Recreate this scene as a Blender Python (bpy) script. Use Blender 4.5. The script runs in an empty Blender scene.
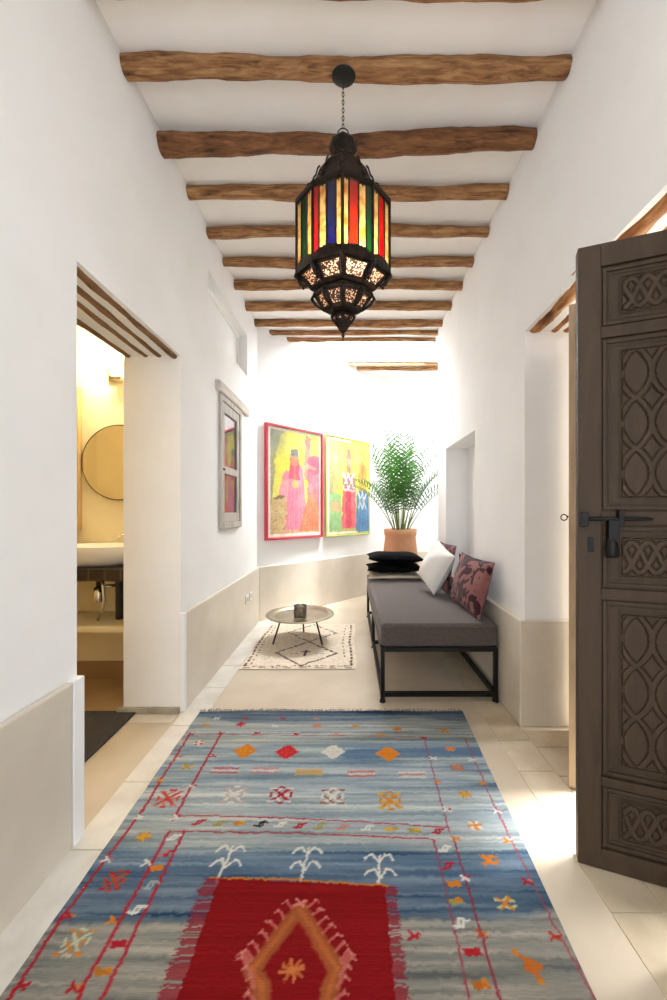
SUN_E, SKY_E, DOOR_E, BACK_E, WORLD_E, EXPO = 15.0, 300, 34, 9, 3.2, -0.02
import bpy, math, random
import numpy as np
from mathutils import Vector, Matrix
random.seed(7); np.random.seed(7)
S = bpy.context.scene
COL = S.collection
PI = math.pi
F = 380.0; VX = 350.0; VY = 511.0; CZ = 1.2      # focal length and vanishing point in pixels, eye height

def lin(c):
    c = c / 255.0
    return c / 12.92 if c <= 0.04045 else ((c + 0.055) / 1.055) ** 2.4
def rgb(r, g, b): return (lin(r), lin(g), lin(b), 1.0)

# ------------------------------------------------------------------ mesh builder
class MB:
    def __init__(s): s.v = []; s.f = []; s.sm = []
    def add(s, vs, fs, smooth=False):
        n = len(s.v); s.v += [tuple(p) for p in vs]
        for f in fs: s.f.append(tuple(i + n for i in f)); s.sm.append(smooth)
        return s
    def box(s, x0, x1, y0, y1, z0, z1, M=None):
        vs = [Vector(p) for p in ((x0,y0,z0),(x1,y0,z0),(x1,y1,z0),(x0,y1,z0),(x0,y0,z1),(x1,y0,z1),(x1,y1,z1),(x0,y1,z1))]
        if M is not None: vs = [M @ p for p in vs]
        return s.add(vs, [(0,3,2,1),(4,5,6,7),(0,1,5,4),(1,2,6,5),(2,3,7,6),(3,0,4,7)])
    def bar(s, a, b, w, h=None, up=(0,0,1)):
        a = Vector(a); b = Vector(b); h = h or w
        d = (b - a); L = d.length; d.normalize(); u = Vector(up)
        if abs(d.dot(u)) > .99: u = Vector((0,1,0))
        sx = d.cross(u).normalized(); u = sx.cross(d)
        M = Matrix((sx, d, u)).transposed().to_4x4(); M.translation = a
        return s.box(-w/2, w/2, 0, L, -h/2, h/2, M)
    def tube(s, pts, r, n=10, cap=True, closed=False, flat=1.0):
        pts = [Vector(p) for p in pts]; m = len(pts)
        rs = r if hasattr(r, '__len__') else [r]*m
        vs = []; prev = None
        for i, p in enumerate(pts):
            if closed: d = pts[(i+1) % m] - pts[i-1]
            else: d = pts[min(i+1, m-1)] - pts[max(i-1, 0)]
            d.normalize()
            if prev is None:
                u = Vector((0,0,1)) if abs(d.z) < .9 else Vector((1,0,0))
                a = d.cross(u).normalized()
            else:
                a = (prev - d*prev.dot(d)).normalized()
            prev = a; b = d.cross(a)
            for k in range(n):
                t = 2*PI*k/n
                rr = rs[i][k] if hasattr(rs[i], '__len__') else rs[i]
                vs.append(p + a*math.cos(t)*rr + b*math.sin(t)*rr*flat)
        fs = []
        for i in range(m if closed else m-1):
            j = (i+1) % m
            for k in range(n):
                k2 = (k+1) % n
                fs.append((i*n+k, i*n+k2, j*n+k2, j*n+k))
        s.add(vs, fs, True)
        if cap and not closed:
            q = len(s.v) - m*n
            s.f.append(tuple(q+k for k in range(n))[::-1]); s.sm.append(False)
            s.f.append(tuple(q+(m-1)*n+k for k in range(n))); s.sm.append(False)
        return s
    def lathe(s, prof, n=24, c=(0,0,0), smooth=True, ph=0.0, sx=1.0, sy=1.0, a0=0, a1=None):
        vs = []; m = len(prof); full = a1 is None
        nn = n if full else n+1
        for (r, z) in prof:
            for k in range(nn):
                t = ph + (2*PI*k/n if full else a0 + (a1-a0)*k/n)
                vs.append((c[0]+r*math.cos(t)*sx, c[1]+r*math.sin(t)*sy, c[2]+z))
        fs = []
        for i in range(m-1):
            for k in range(n):
                k2 = (k+1) % nn
                fs.append((i*nn+k, i*nn+k2, (i+1)*nn+k2, (i+1)*nn+k))
        s.add(vs, fs, smooth)
        return s
    def prism(s, poly, z0, z1, M=None):
        n = len(poly)
        vs = [Vector((x,y,z0)) for x,y in poly] + [Vector((x,y,z1)) for x,y in poly]
        if M is not None: vs = [M @ p for p in vs]
        fs = [tuple(range(n))[::-1], tuple(range(n,2*n))] + [(i,(i+1)%n,n+(i+1)%n,n+i) for i in range(n)]
        return s.add(vs, fs)
    def grid(s, nx, ny, fn, smooth=True):
        vs = [fn(i/(nx-1), j/(ny-1)) for j in range(ny) for i in range(nx)]
        fs = [(j*nx+i, j*nx+i+1, (j+1)*nx+i+1, (j+1)*nx+i) for j in range(ny-1) for i in range(nx-1)]
        return s.add(vs, fs, smooth)

ROOT = {}        # object -> world matrix of its thing
def build(name, mb, m, parent=None, world=True, bevel=0, **tags):
    """link mb as one mesh object; vertices given in world space unless world=False"""
    vs = [Vector(p) for p in mb.v]
    o_loc = None
    if parent is not None:
        M = ROOT[parent]
        if world:
            Mi = M.inverted(); vs = [Mi @ p for p in vs]
    else:
        M = Matrix()
        if world and tags.get('kind') != 'structure':
            xs = [p.x for p in vs]; ys = [p.y for p in vs]; zs = [p.z for p in vs]
            o_loc = Vector(((min(xs)+max(xs))/2, (min(ys)+max(ys))/2, min(zs)))
            vs = [p - o_loc for p in vs]; M = Matrix.Translation(o_loc)
    me = bpy.data.meshes.new(name)
    me.from_pydata(vs, [], mb.f)
    me.polygons.foreach_set('use_smooth', mb.sm)
    me.update()
    me.materials.append(m)
    o = bpy.data.objects.new(name, me); COL.objects.link(o)
    if o_loc: o.location = o_loc
    if parent is not None: o.parent = parent
    ROOT[o] = M
    if bevel:
        b = o.modifiers.new('bevel', 'BEVEL'); b.width = bevel; b.segments = 2; b.limit_method = 'ANGLE'; b.angle_limit = .6
    for k, v in tags.items(): o[k] = v
    return o
def thing(name, label, cat, loc=(0,0,0), rz=0.0, group=None, M=None):
    o = bpy.data.objects.new(name, None); COL.objects.link(o)
    o.empty_display_size = .1
    if M is None: M = Matrix.Translation(Vector(loc)) @ Matrix.Rotation(rz, 4, 'Z')
    o.matrix_world = M
    o.location, q, _ = M.decompose(); o.rotation_euler = q.to_euler()
    o['label'] = label; o['category'] = cat
    if group: o['group'] = group
    ROOT[o] = M
    return o
def struct(name, mb, m, parent=None, bevel=0):
    return build(name, mb, m, parent, bevel=bevel, kind='structure') if parent is None else build(name, mb, m, parent, bevel=bevel)

# ------------------------------------------------------------------ materials
def new_mat(name):
    m = bpy.data.materials.new(name); m.use_nodes = True
    nt = m.node_tree; return m, nt, nt.nodes['Principled BSDF']
def node(nt, t, **kw):
    n = nt.nodes.new(t)
    for k, v in kw.items():
        if k in n.inputs: n.inputs[k].default_value = v
        else: setattr(n, k, v)
    return n
def mat(name, base, rough=.6, metal=0, spec=.5, var=None, scale=4, stretch=(1,1,1), detail=4, bump=0, bscale=None, sheen=0, ramp=(.35,.65)):
    """principled material; var = second colour mixed in by noise"""
    m, nt, p = new_mat(name)
    p.inputs['Base Color'].default_value = base
    p.inputs['Roughness'].default_value = rough
    p.inputs['Metallic'].default_value = metal
    p.inputs['Specular IOR Level'].default_value = spec
    if sheen: p.inputs['Sheen Weight'].default_value = sheen
    if var is not None or bump:
        tc = node(nt, 'ShaderNodeTexCoord'); mp = node(nt, 'ShaderNodeMapping'); mp.inputs['Scale'].default_value = stretch
        nt.links.new(tc.outputs['Object'], mp.inputs['Vector'])
    if var is not None:
        nz = node(nt, 'ShaderNodeTexNoise', Scale=scale, Detail=detail, Roughness=.6)
        nt.links.new(mp.outputs[0], nz.inputs['Vector'])
        cr = node(nt, 'ShaderNodeValToRGB')
        cr.color_ramp.elements[0].position = ramp[0]; cr.color_ramp.elements[0].color = base
        cr.color_ramp.elements[1].position = ramp[1]; cr.color_ramp.elements[1].color = var
        nt.links.new(nz.outputs['Fac'], cr.inputs['Fac']); nt.links.new(cr.outputs['Color'], p.inputs['Base Color'])
    if bump:
        nb = node(nt, 'ShaderNodeTexNoise', Scale=bscale or scale*3, Detail=5)
        nt.links.new(mp.outputs[0], nb.inputs['Vector'])
        b = node(nt, 'ShaderNodeBump', Strength=bump, Distance=.01)
        nt.links.new(nb.outputs['Fac'], b.inputs['Height']); nt.links.new(b.outputs['Normal'], p.inputs['Normal'])
    return m
def attr_mat(name, rough=.9, streak=None, sheen=0, bump=0, bs=(200,200,200), spec=.5):
    """colour comes from the mesh's own 'dye' attribute, modulated by fine fibre noise"""
    m, nt, p = new_mat(name)
    a = node(nt, 'ShaderNodeAttribute', attribute_name='dye')
    p.inputs['Roughness'].default_value = rough
    p.inputs['Specular IOR Level'].default_value = spec
    if sheen: p.inputs['Sheen Weight'].default_value = sheen
    tc = node(nt, 'ShaderNodeTexCoord')
    out = a.outputs['Color']
    if streak:
        mp = node(nt, 'ShaderNodeMapping'); mp.inputs['Scale'].default_value = streak[0]
        nt.links.new(tc.outputs['Object'], mp.inputs['Vector'])
        nz = node(nt, 'ShaderNodeTexNoise', Scale=1.0, Detail=3.0)
        nt.links.new(mp.outputs[0], nz.inputs['Vector'])
        mr = node(nt, 'ShaderNodeMapRange'); mr.inputs['From Min'].default_value = .3; mr.inputs['From Max'].default_value = .7
        mr.inputs['To Min'].default_value = 1 - streak[1]; mr.inputs['To Max'].default_value = 1 + streak[1]
        nt.links.new(nz.outputs['Fac'], mr.inputs['Value'])
        mx = node(nt, 'ShaderNodeVectorMath', operation='MULTIPLY')
        nt.links.new(out, mx.inputs[0]); nt.links.new(mr.outputs[0], mx.inputs[1]); out = mx.outputs[0]
    nt.links.new(out, p.inputs['Base Color'])
    if bump:
        mp2 = node(nt, 'ShaderNodeMapping'); mp2.inputs['Scale'].default_value = bs
        nt.links.new(tc.outputs['Object'], mp2.inputs['Vector'])
        nb = node(nt, 'ShaderNodeTexNoise', Scale=1.0, Detail=3.0); nt.links.new(mp2.outputs[0], nb.inputs['Vector'])
        b = node(nt, 'ShaderNodeBump', Strength=bump, Distance=.004)
        nt.links.new(nb.outputs['Fac'], b.inputs['Height']); nt.links.new(b.outputs['Normal'], p.inputs['Normal'])
    return m
def set_dye(o, arr):
    """arr: (nverts, 3) sRGB 0..255"""
    me = o.data
    a = np.clip(arr, 0, 255) / 255.0
    l = np.where(a <= .04045, a/12.92, ((a+.055)/1.055)**2.4)
    out = np.ones((len(me.vertices), 4), np.float32); out[:, :3] = l
    at = me.color_attributes.new('dye', 'FLOAT_COLOR', 'POINT')
    at.data.foreach_set('color', out.ravel())

M_plaster = mat('white_plaster', rgb(243,243,243), .75, var=rgb(237,237,236), scale=1.6, bump=.06, bscale=9)
M_ceil = mat('ceiling_plaster', rgb(250,248,245), .85, var=rgb(244,241,237), scale=2, bump=.1, bscale=7)
M_dado = mat('tadelakt_dado', rgb(216,208,194), .38, var=rgb(204,195,180), scale=2.2, bump=.05, bscale=6)
M_floor = mat('polished_screed', rgb(206,192,172), .42, var=rgb(190,175,153), scale=1.7, bump=.04, bscale=5)
M_tile = mat('pale_stone_tile', rgb(222,217,208), .45, var=rgb(202,195,183), scale=5, bump=.08, bscale=12)
M_tileb = mat('beige_stone_tile', rgb(208,194,170), .5, var=rgb(188,172,146), scale=5, bump=.08, bscale=12)
M_joint = mat('grout', rgb(150,140,124), .9)
M_step = mat('grey_stone', rgb(168,162,150), .5, var=rgb(146,140,128), scale=9)
M_bathwall = mat('bath_plaster', rgb(238,226,192), .7, var=rgb(230,216,180), scale=2.5)
M_court = mat('courtyard_stone', rgb(190,178,160), .7, var=rgb(176,164,146), scale=3)
M_iron = mat('black_iron', rgb(15,14,13), .5, metal=.2, spec=.3, var=rgb(24,22,20), scale=30)
M_ironf = mat('black_painted_steel', rgb(13,12,11), .4, spec=.3)
M_brass = mat('dark_aged_brass', rgb(50,37,28), .42, metal=.75, var=rgb(20,16,13), scale=26, bump=.3, bscale=60)
M_chrome = mat('chrome', rgb(215,212,205), .12, metal=1)
M_white = mat('white_ceramic', rgb(242,240,236), .15)
M_plastic = mat('white_plastic', rgb(240,238,232), .35)
def wood(name, c1, c2, c3, stretch, rough=.75, scale=6, bump=.5):
    m, nt, p = new_mat(name)
    p.inputs['Roughness'].default_value = rough
    p.inputs['Specular IOR Level'].default_value = .3
    tc = node(nt, 'ShaderNodeTexCoord'); mp = node(nt, 'ShaderNodeMapping'); mp.inputs['Scale'].default_value = stretch
    nt.links.new(tc.outputs['Object'], mp.inputs['Vector'])
    oi = node(nt, 'ShaderNodeObjectInfo'); nt.links.new(oi.outputs['Location'], mp.inputs['Location'])
    n1 = node(nt, 'ShaderNodeTexNoise', Scale=scale, Detail=6.0, Roughness=.65, Distortion=.6)
    nt.links.new(mp.outputs[0], n1.inputs['Vector'])
    cr = node(nt, 'ShaderNodeValToRGB'); e = cr.color_ramp.elements
    e[0].position = .28; e[0].color = c1; e[1].position = .72; e[1].color = c3
    k = cr.color_ramp.elements.new(.47); k.color = c2
    nt.links.new(n1.outputs['Fac'], cr.inputs['Fac'])
    nt.links.new(cr.outputs['Color'], p.inputs['Base Color'])
    b = node(nt, 'ShaderNodeBump', Strength=bump, Distance=.008)
    nt.links.new(n1.outputs['Fac'], b.inputs['Height']); nt.links.new(b.outputs['Normal'], p.inputs['Normal'])
    return m
M_log = wood('rustic_log', rgb(54,33,20), rgb(136,94,58), rgb(186,144,100), (1.1,8,8))
M_logd = wood('dark_rustic_log', rgb(44,26,16), rgb(106,68,40), rgb(150,104,66), (1.3,8,8))
M_logy = wood('lintel_log', rgb(70,40,20), rgb(150,96,52), rgb(205,160,110), (5,.9,5))
M_twig = wood('lintel_pole', rgb(70,46,26), rgb(120,86,54), rgb(150,112,76), (6,.9,6))
M_door = wood('weathered_cedar', rgb(56,43,31), rgb(66,51,37), rgb(76,60,45), (7,7,.8), rough=.62, scale=3, bump=.15)
M_doorw = wood('lit_tone_wood', rgb(160,138,112), rgb(184,162,134), rgb(200,180,152), (7,7,.8), rough=.6, scale=3, bump=.15)  # door wood in a paler tone, carrying the light on the far leaf's edge
M_greyw = wood('grey_painted_wood', rgb(150,142,134), rgb(182,176,168), rgb(204,198,190), (8,8,1), rough=.6, scale=3, bump=.15)

# ------------------------------------------------------------------ camera
cam = bpy.data.cameras.new('camera'); co = bpy.data.objects.new('camera', cam); COL.objects.link(co)
cam.sensor_fit = 'VERTICAL'; cam.sensor_height = 36; cam.lens = 36*F/1000
cam.shift_x = -(VX-333.5)/1000; cam.shift_y = (VY-500)/1000
cam.clip_start = .02
co.location = (0,0,CZ); co.rotation_euler = (PI/2,0,0)
S.camera = co

# ------------------------------------------------------------------ room shell
XL = -1.01; XR = .98; ZC = 3.225; TL = .34; TR = .27
def wall_x(mb, xf, xb, y0, y1, z0, z1, holes):
    """wall slab between xf (room face) and xb with rectangular holes (ya, yb, za, zb, xback or None)"""
    ys = sorted({y0, y1, *[h[0] for h in holes], *[h[1] for h in holes]})
    for a, b in zip(ys, ys[1:]):
        hs = sorted([h for h in holes if h[0] <= a and h[1] >= b], key=lambda h: h[2])
        z = z0
        for h in hs:
            if h[2] > z: mb.box(min(xf,xb), max(xf,xb), a, b, z, h[2])
            if h[4] is not None: mb.box(min(h[4],xb), max(h[4],xb), a, b, h[2], h[3])
            z = h[3]
        if z < z1: mb.box(min(xf,xb), max(xf,xb), a, b, z, z1)
    return mb
DY0, DY1, DZ = 1.405, 2.265, 2.125       # bathroom opening
struct('wall_left', wall_x(MB(), XL, XL-TL, -1.8, 4.14, 0, ZC,
       [(DY0,DY1,0,DZ,None),(2.71,3.73,2.52,2.925,XL-.105),(2.96,3.44,1.10,2.06,XL-.2)]), M_plaster)
RY0, RY1, RZ = 1.02, 2.13, 2.21
struct('wall_right', wall_x(MB(), XR, XR+TR, -1.8, 4.23, 0, ZC,
       [(RY0,RY1,0,RZ,None),(2.98,3.88,.56,1.835,XR+.22)]), M_plaster)
# slanted far wall
A = Vector((XL,4.13)); B = Vector((.467,5.72)); dd = (B-A).normalized(); nn = Vector((-dd.y, dd.x))
def dpt(s, off=0.0):      # point along the slanted wall; off>0 goes into the wall
    p = A + dd*s + nn*off; return (p.x, p.y)
LD = (B-A).length
struct('wall_back_slanted', MB().prism([dpt(-.0), dpt(LD), dpt(LD+.1,.25), dpt(-.3,.25), (XL-TL,4.14), (XL,4.14)][:4], 0, ZC+.3), M_plaster)
struct('wall_back', MB().box(.467, 2.2, 5.72, 5.95, 0, ZC+.3), M_plaster)
struct('wall_nook_right', MB().box(1.75, 1.95, 4.23, 5.72, 0, ZC+.3), M_plaster)
struct('wall_nook_front', MB().box(XR+TR, 1.95, 4.03, 4.23, 0, ZC+.3), M_plaster)
struct('wall_front', MB().box(XL-TL, XL+.15, -1.8, -1.6, 0, ZC).box(XR-.15, XR+TR, -1.8, -1.6, 0, ZC).box(XL+.15, XR-.15, -1.8, -1.6, 2.75, ZC), M_plaster)
SK0, SK1 = 4.56, 5.14
cm = MB().box(XL-TL, XR+TR, -1.8, -1.15, ZC, ZC+.28).box(XL-TL, XR+TR, -.95, SK0, ZC, ZC+.28).box(XL-TL, 1.95, SK1, 5.95, ZC, ZC+.28).box(XR+.02, 1.95, SK0, SK1, ZC, ZC+.28)  # open slot behind the camera is added, so sun bounces up to the ceiling
cm.box(XR+TR,1.95,4.03,SK0,ZC,ZC+.28)
struct('ceiling', cm, M_ceil)
# floors
struct('floor', MB().box(XL-TL, 1.95, -1.8, 5.95, -.12, 0), M_floor)
struct('floor_bathroom', MB().box(-3.3, XL-TL, .5, 2.9, -.12, 0), mat('bath_floor', rgb(176,150,116), .4, var=rgb(156,130,98), scale=3))
struct('floor_courtyard', MB().box(XR+TR+.0, 5.2, -1.8, 4.03, -.12, -.004), M_court)
struct('wall_sky_blocker', MB().box(XR+TR, 3.2, .70, .88, 0, 2.6), M_court)  # unseen wall added to keep sky light off the far door jamb
struct('wall_courtyard', MB().box(5.0, 5.2, -1.8, 4.03, 0, 2.6), M_plaster)

# dado
DH = .592
def dado(name, poly, m=M_dado, h=DH, z0=0.0): return struct(name, MB().prism(poly, z0, h), m, bevel=.008)
DP = .024
dado('trim_1', [(XL,-1.6),(XL+DP,-1.6),(XL+DP,DY0-.05),(XL,DY0-.05)])
dado('trim_2', [(XL,DY0-.05),(XL+DP+.003,DY0-.05),(XL+DP+.003,DY0+.004),(XL-.012,DY0+.004),(XL-.012,DY0)], M_plaster)
dado('trim_3', [(XL-.012,DY1-.004),(XL+DP+.003,DY1-.004),(XL+DP+.003,DY1+.03),(XL,DY1+.03)], M_plaster)
dA = dpt(0,-DP); 
dado('trim_4', [(XL,DY1+.03),(XL+DP,DY1+.03),(XL+DP,4.145),(XL,4.15)][:4])
dado('trim_5', [dpt(.0), dpt(LD), (dpt(LD-.01,-DP)), dpt(.02,-DP)])
dado('trim_6', [(.46,5.72-DP),(1.75,5.72-DP),(1.75,5.72),(.467,5.72)])
dado('trim_7', [(XR-.036,RY1-.02),(XR+TR,RY1-.02),(XR+TR,RY1),(XR,RY1),(XR,4.23),(XR-.03,4.23)])
dado('trim_8', [(XR-.036,-1.6),(XR,-1.6),(XR,RY0),(XR-.036,RY0)])
dado('trim_15', [(1.75-DP,4.23),(1.75,4.23),(1.75,5.69),(1.75-DP,5.69)])
# stone skirting on the jamb
sk = MB(); sk.box(XL-TL-.03, XL-.185, DY1-.022, DY1+.0, 0, .034).box(XL-.18, XL-.002, DY1-.022, DY1, 0, .034)
struct('baseboard_jamb', sk, M_step, bevel=.003)
# stone strips let into the floor
def strip(name, x0, x1, y0, y1, L=.34, seed=1, along='y', m=None):
    r = random.Random(seed); mb = MB(); a = y0 if along == 'y' else x0; end = y1 if along == 'y' else x1
    while a < end - .02:
        b = min(end, a + L*r.uniform(.7,1.3)); h = .003 + r.uniform(-.0006,.0006)
        if end - b < .08: b = end
        if along == 'y': mb.box(x0+r.uniform(0,.006), x1-r.uniform(0,.006), a+.003, b-.003, -.01, h)
        else: mb.box(a+.003, b-.003, y0+r.uniform(0,.004), y1-r.uniform(0,.004), -.01, h)
        a = b
    return struct(name, mb, m or M_tile)
strip('trim_9', XL+.01, -.84, -1.6, 4.1, .36, 3)
strip('trim_10', .775, XR-.04, -1.6, 2.36, .30, 5, m=M_tileb)
strip('trim_11', XR-.035, XR+TR, RY0, RY1, .26, 8, m=M_tileb)
strip('trim_12', .775, XR-.04, 2.37, 4.23, .30, 9, m=M_tileb)
strip('trim_13', XL-TL, XL-.0, DY1-.12, DY1-.03, .3, 11, 'x')

# ------------------------------------------------------------------ ceiling logs
def log(y, z, x0, x1, r, m, wob=.012, seed=0, kx=None):
    rr = random.Random(seed); n = 44; pts = []; rs = []
    ph = [rr.uniform(0,6.28) for _ in range(8)]
    for i in range(n):
        t = i/(n-1); x = x0 + (x1-x0)*t
        dz = wob*(math.sin(2.1*PI*t+ph[0]) + .5*math.sin(5*PI*t+ph[1]))
        if kx: dz += kx(x)
        dy = wob*(math.sin(1.7*PI*t+ph[2]) + .4*math.sin(6*PI*t+ph[3]))
        R = r*(1 + .09*math.sin(3*t*PI+ph[4]) + .05*math.sin(11*t*PI+ph[5]) + .04*rr.uniform(-1,1))
        pts.append((x, y+dy, z+dz))
        rs.append([R*(1 + .07*math.sin(2*2*PI*k/16+ph[6]) + .04*math.sin(5*2*PI*k/16+ph[7]+t*4)) for k in range(16)])
    return MB().tube(pts, rs, 16)
beams = [(1.428,3.19,.042,.004,None),(1.71,3.19,.042,.005,None),(2.03,3.170,.046,.006,lambda x:-.022*math.exp(-((x-.05)/.22)**2)+.012*x),(2.375,3.19,.038,.005,None),
         (2.70,3.187,.037,.006,None),(3.04,3.187,.037,.005,None),(3.33,3.185,.037,.006,None),(3.69,3.19,.038,.004,None),
         (4.04,3.195,.036,.004,None),(4.27,3.203,.027,.004,None),(4.45,3.207,.022,.004,None)]
for i, (y, z, r, w, kx) in enumerate(beams):
    x0 = XL-.02 if y < 4.13 else (XL + (y-4.13)*.9226 - .02)
    o = build('ceiling_beam', log(y, z, x0, XR+.02, r, M_log, w, 20+i, kx), M_logd if i in (2,) else M_log)
    o['category'] = 'beam'; o['group'] = 'log beams across the ceiling'
    o['label'] = ['rough log ceiling beam at the very top edge of the photo, nearest the viewer',
      'thick light brown log beam that carries the black canopy of the lantern',
      'thick dark brown crooked log beam just behind the neck of the lantern',
      'log ceiling beam third from the canopy beam inclusive, behind the top of the coloured glass',
      'log ceiling beam fourth inclusive from the one carrying the lantern canopy',
      'log ceiling beam fifth inclusive from the one carrying the lantern canopy',
      'log ceiling beam behind the lower openwork cup of the lantern, sixth from the canopy beam',
      'log ceiling beam above the high wall recess far end, seventh from the canopy beam',
      'log ceiling beam eighth from the canopy beam, last one reaching the straight left wall',
      'thin pale log beam second before the skylight, ending on the slanted wall',
      'thin pale log beam right at the near edge of the skylight'][i]
for i, (y, x0) in enumerate([(5.19,.02),(5.34,.12)]):
    o = build('ceiling_beam', log(y, 3.20, x0-.05, 1.75, .025, M_log, .005, 50+i), M_log)
    o['category'] = 'beam'; o['group'] = 'log beams across the ceiling'
    o['label'] = ['thin log beam on the far side of the skylight, the nearer of two', 'thin log beam farthest back of all, beyond the skylight'][i]
def ylog(x, z, y0, y1, r, m, seed, wob=.006):
    mb = log(0, 0, y0, y1, r, m, wob, seed)
    mb.v = [(x+v[1], v[0], z+v[2]) for v in mb.v]
    mb.f = [f[::-1] for f in mb.f]
    return mb
for i, (x, z, r) in enumerate([(1.042,2.245,.055),(1.145,2.232,.034),(1.218,2.232,.032)]):
    o = build('lintel_log', ylog(x, z, RY0-.02, RY1+.02, r, M_logy, 60+i, .003), M_logy)
    o['category'] = 'beam'; o['group'] = 'logs over the carved double door'
    o['label'] = ['thick rough lintel log over the carved doors, outermost on the room side', 'thinner lintel log over the carved doors, middle of three', 'lintel log over the carved doors, closest to the outside'][i]
for i, (x, r) in enumerate([(-1.050,.018),(-1.135,.015),(-1.215,.014),(-1.325,.016)]):
    o = build('lintel_pole', ylog(x, DZ+.002, DY0-.005, DY1+.005, r, M_twig, 70+i, .003), M_twig)
    o['category'] = 'beam'; o['group'] = 'thin poles over the washroom opening'
    o['label'] = ['thin wooden pole in the head of the washroom opening, nearest the corridor', 'thin wooden pole in washroom opening head, second from the corridor',
       'thin wooden pole in washroom opening head, third from the corridor', 'thin wooden pole in washroom opening head, on the washroom side'][i]

# ------------------------------------------------------------------ windows in the left wall
w1 = MB(); X = XL-.102
w1.box(X-.0, X+.012, 2.71, 3.73, 2.52, 2.925)
o1 = struct('window_1', w1, mat('white_shutter', rgb(240,240,240), .5))
f = MB()
for a,b,c,d in ((2.71,3.73,2.885,2.925),(2.71,3.73,2.52,2.56),(2.71,2.75,2.56,2.885),(3.69,3.73,2.56,2.885)): f.box(X+.012, X+.026, a, b, c, d)
struct('window_frame', f, M_plastic, o1, bevel=.003)
# casement
WY0,WY1,WZ0,WZ1 = 2.92,3.475,1.06,2.11
w = MB()
w.box(XL-.03, XL+.022, WY0, WY0+.045, WZ0, WZ1).box(XL-.03, XL+.022, WY1-.045, WY1, WZ0, WZ1)
w.box(XL-.03, XL+.022, WY0+.045, WY1-.045, WZ1-.045, WZ1).box(XL-.03, XL+.03, WY0+.045, WY1-.045, WZ0, WZ0+.05)
o2 = struct('window_2', w, M_greyw, bevel=.003)
c = MB(); a0,a1,b0,b1 = WY0+.047, WY1-.047, WZ0+.052, WZ1-.047
for q in ((a0,a0+.06,b0,b1),(a1-.06,a1,b0,b1),(a0+.06,a1-.06,b0,b0+.075),(a0+.06,a1-.06,b1-.075,b1),(a0+.06,a1-.06,1.50,1.56)):
    c.box(XL-.02, XL+.012, *q)
struct('casement', c, M_greyw, o2, bevel=.003)
M_pane = mat('dark_window_glass', rgb(60,56,54), .03, spec=.9)
struct('window_pane', MB().box(XL-.008, XL-.002, a0+.058, a1-.058, b0+.073, 1.502), M_pane, o2)
struct('window_pane', MB().box(XL-.008, XL-.002, a0+.058, a1-.058, 1.558, b1-.073), M_pane, o2)
lt = MB(); rr = random.Random(5); n = 14
lt.grid(2, 2, lambda u, v: (XL, 2.86+u*.9, 2.11+v*.07)) if False else None
lt.box(XL-.02, XL+.035, 2.86, 3.70, WZ1+.003, WZ1+.085)
struct('lintel', lt, wood('pale_lintel', rgb(176,166,154), rgb(206,198,188), rgb(222,216,208), (8,1,8), scale=3), o2, bevel=.012)
for z in (1.28, 1.88): struct('hinge', MB().box(XL+.012, XL+.03, WY1-.062, WY1-.040, z-.04, z+.04), M_greyw, o2, bevel=.003)
struct('window_knob', MB().lathe([(0,0),(.012,.002),(.014,.012),(0,.02)],12,(XL+.014,a0+.03,1.52)), M_iron, o2)
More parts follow.
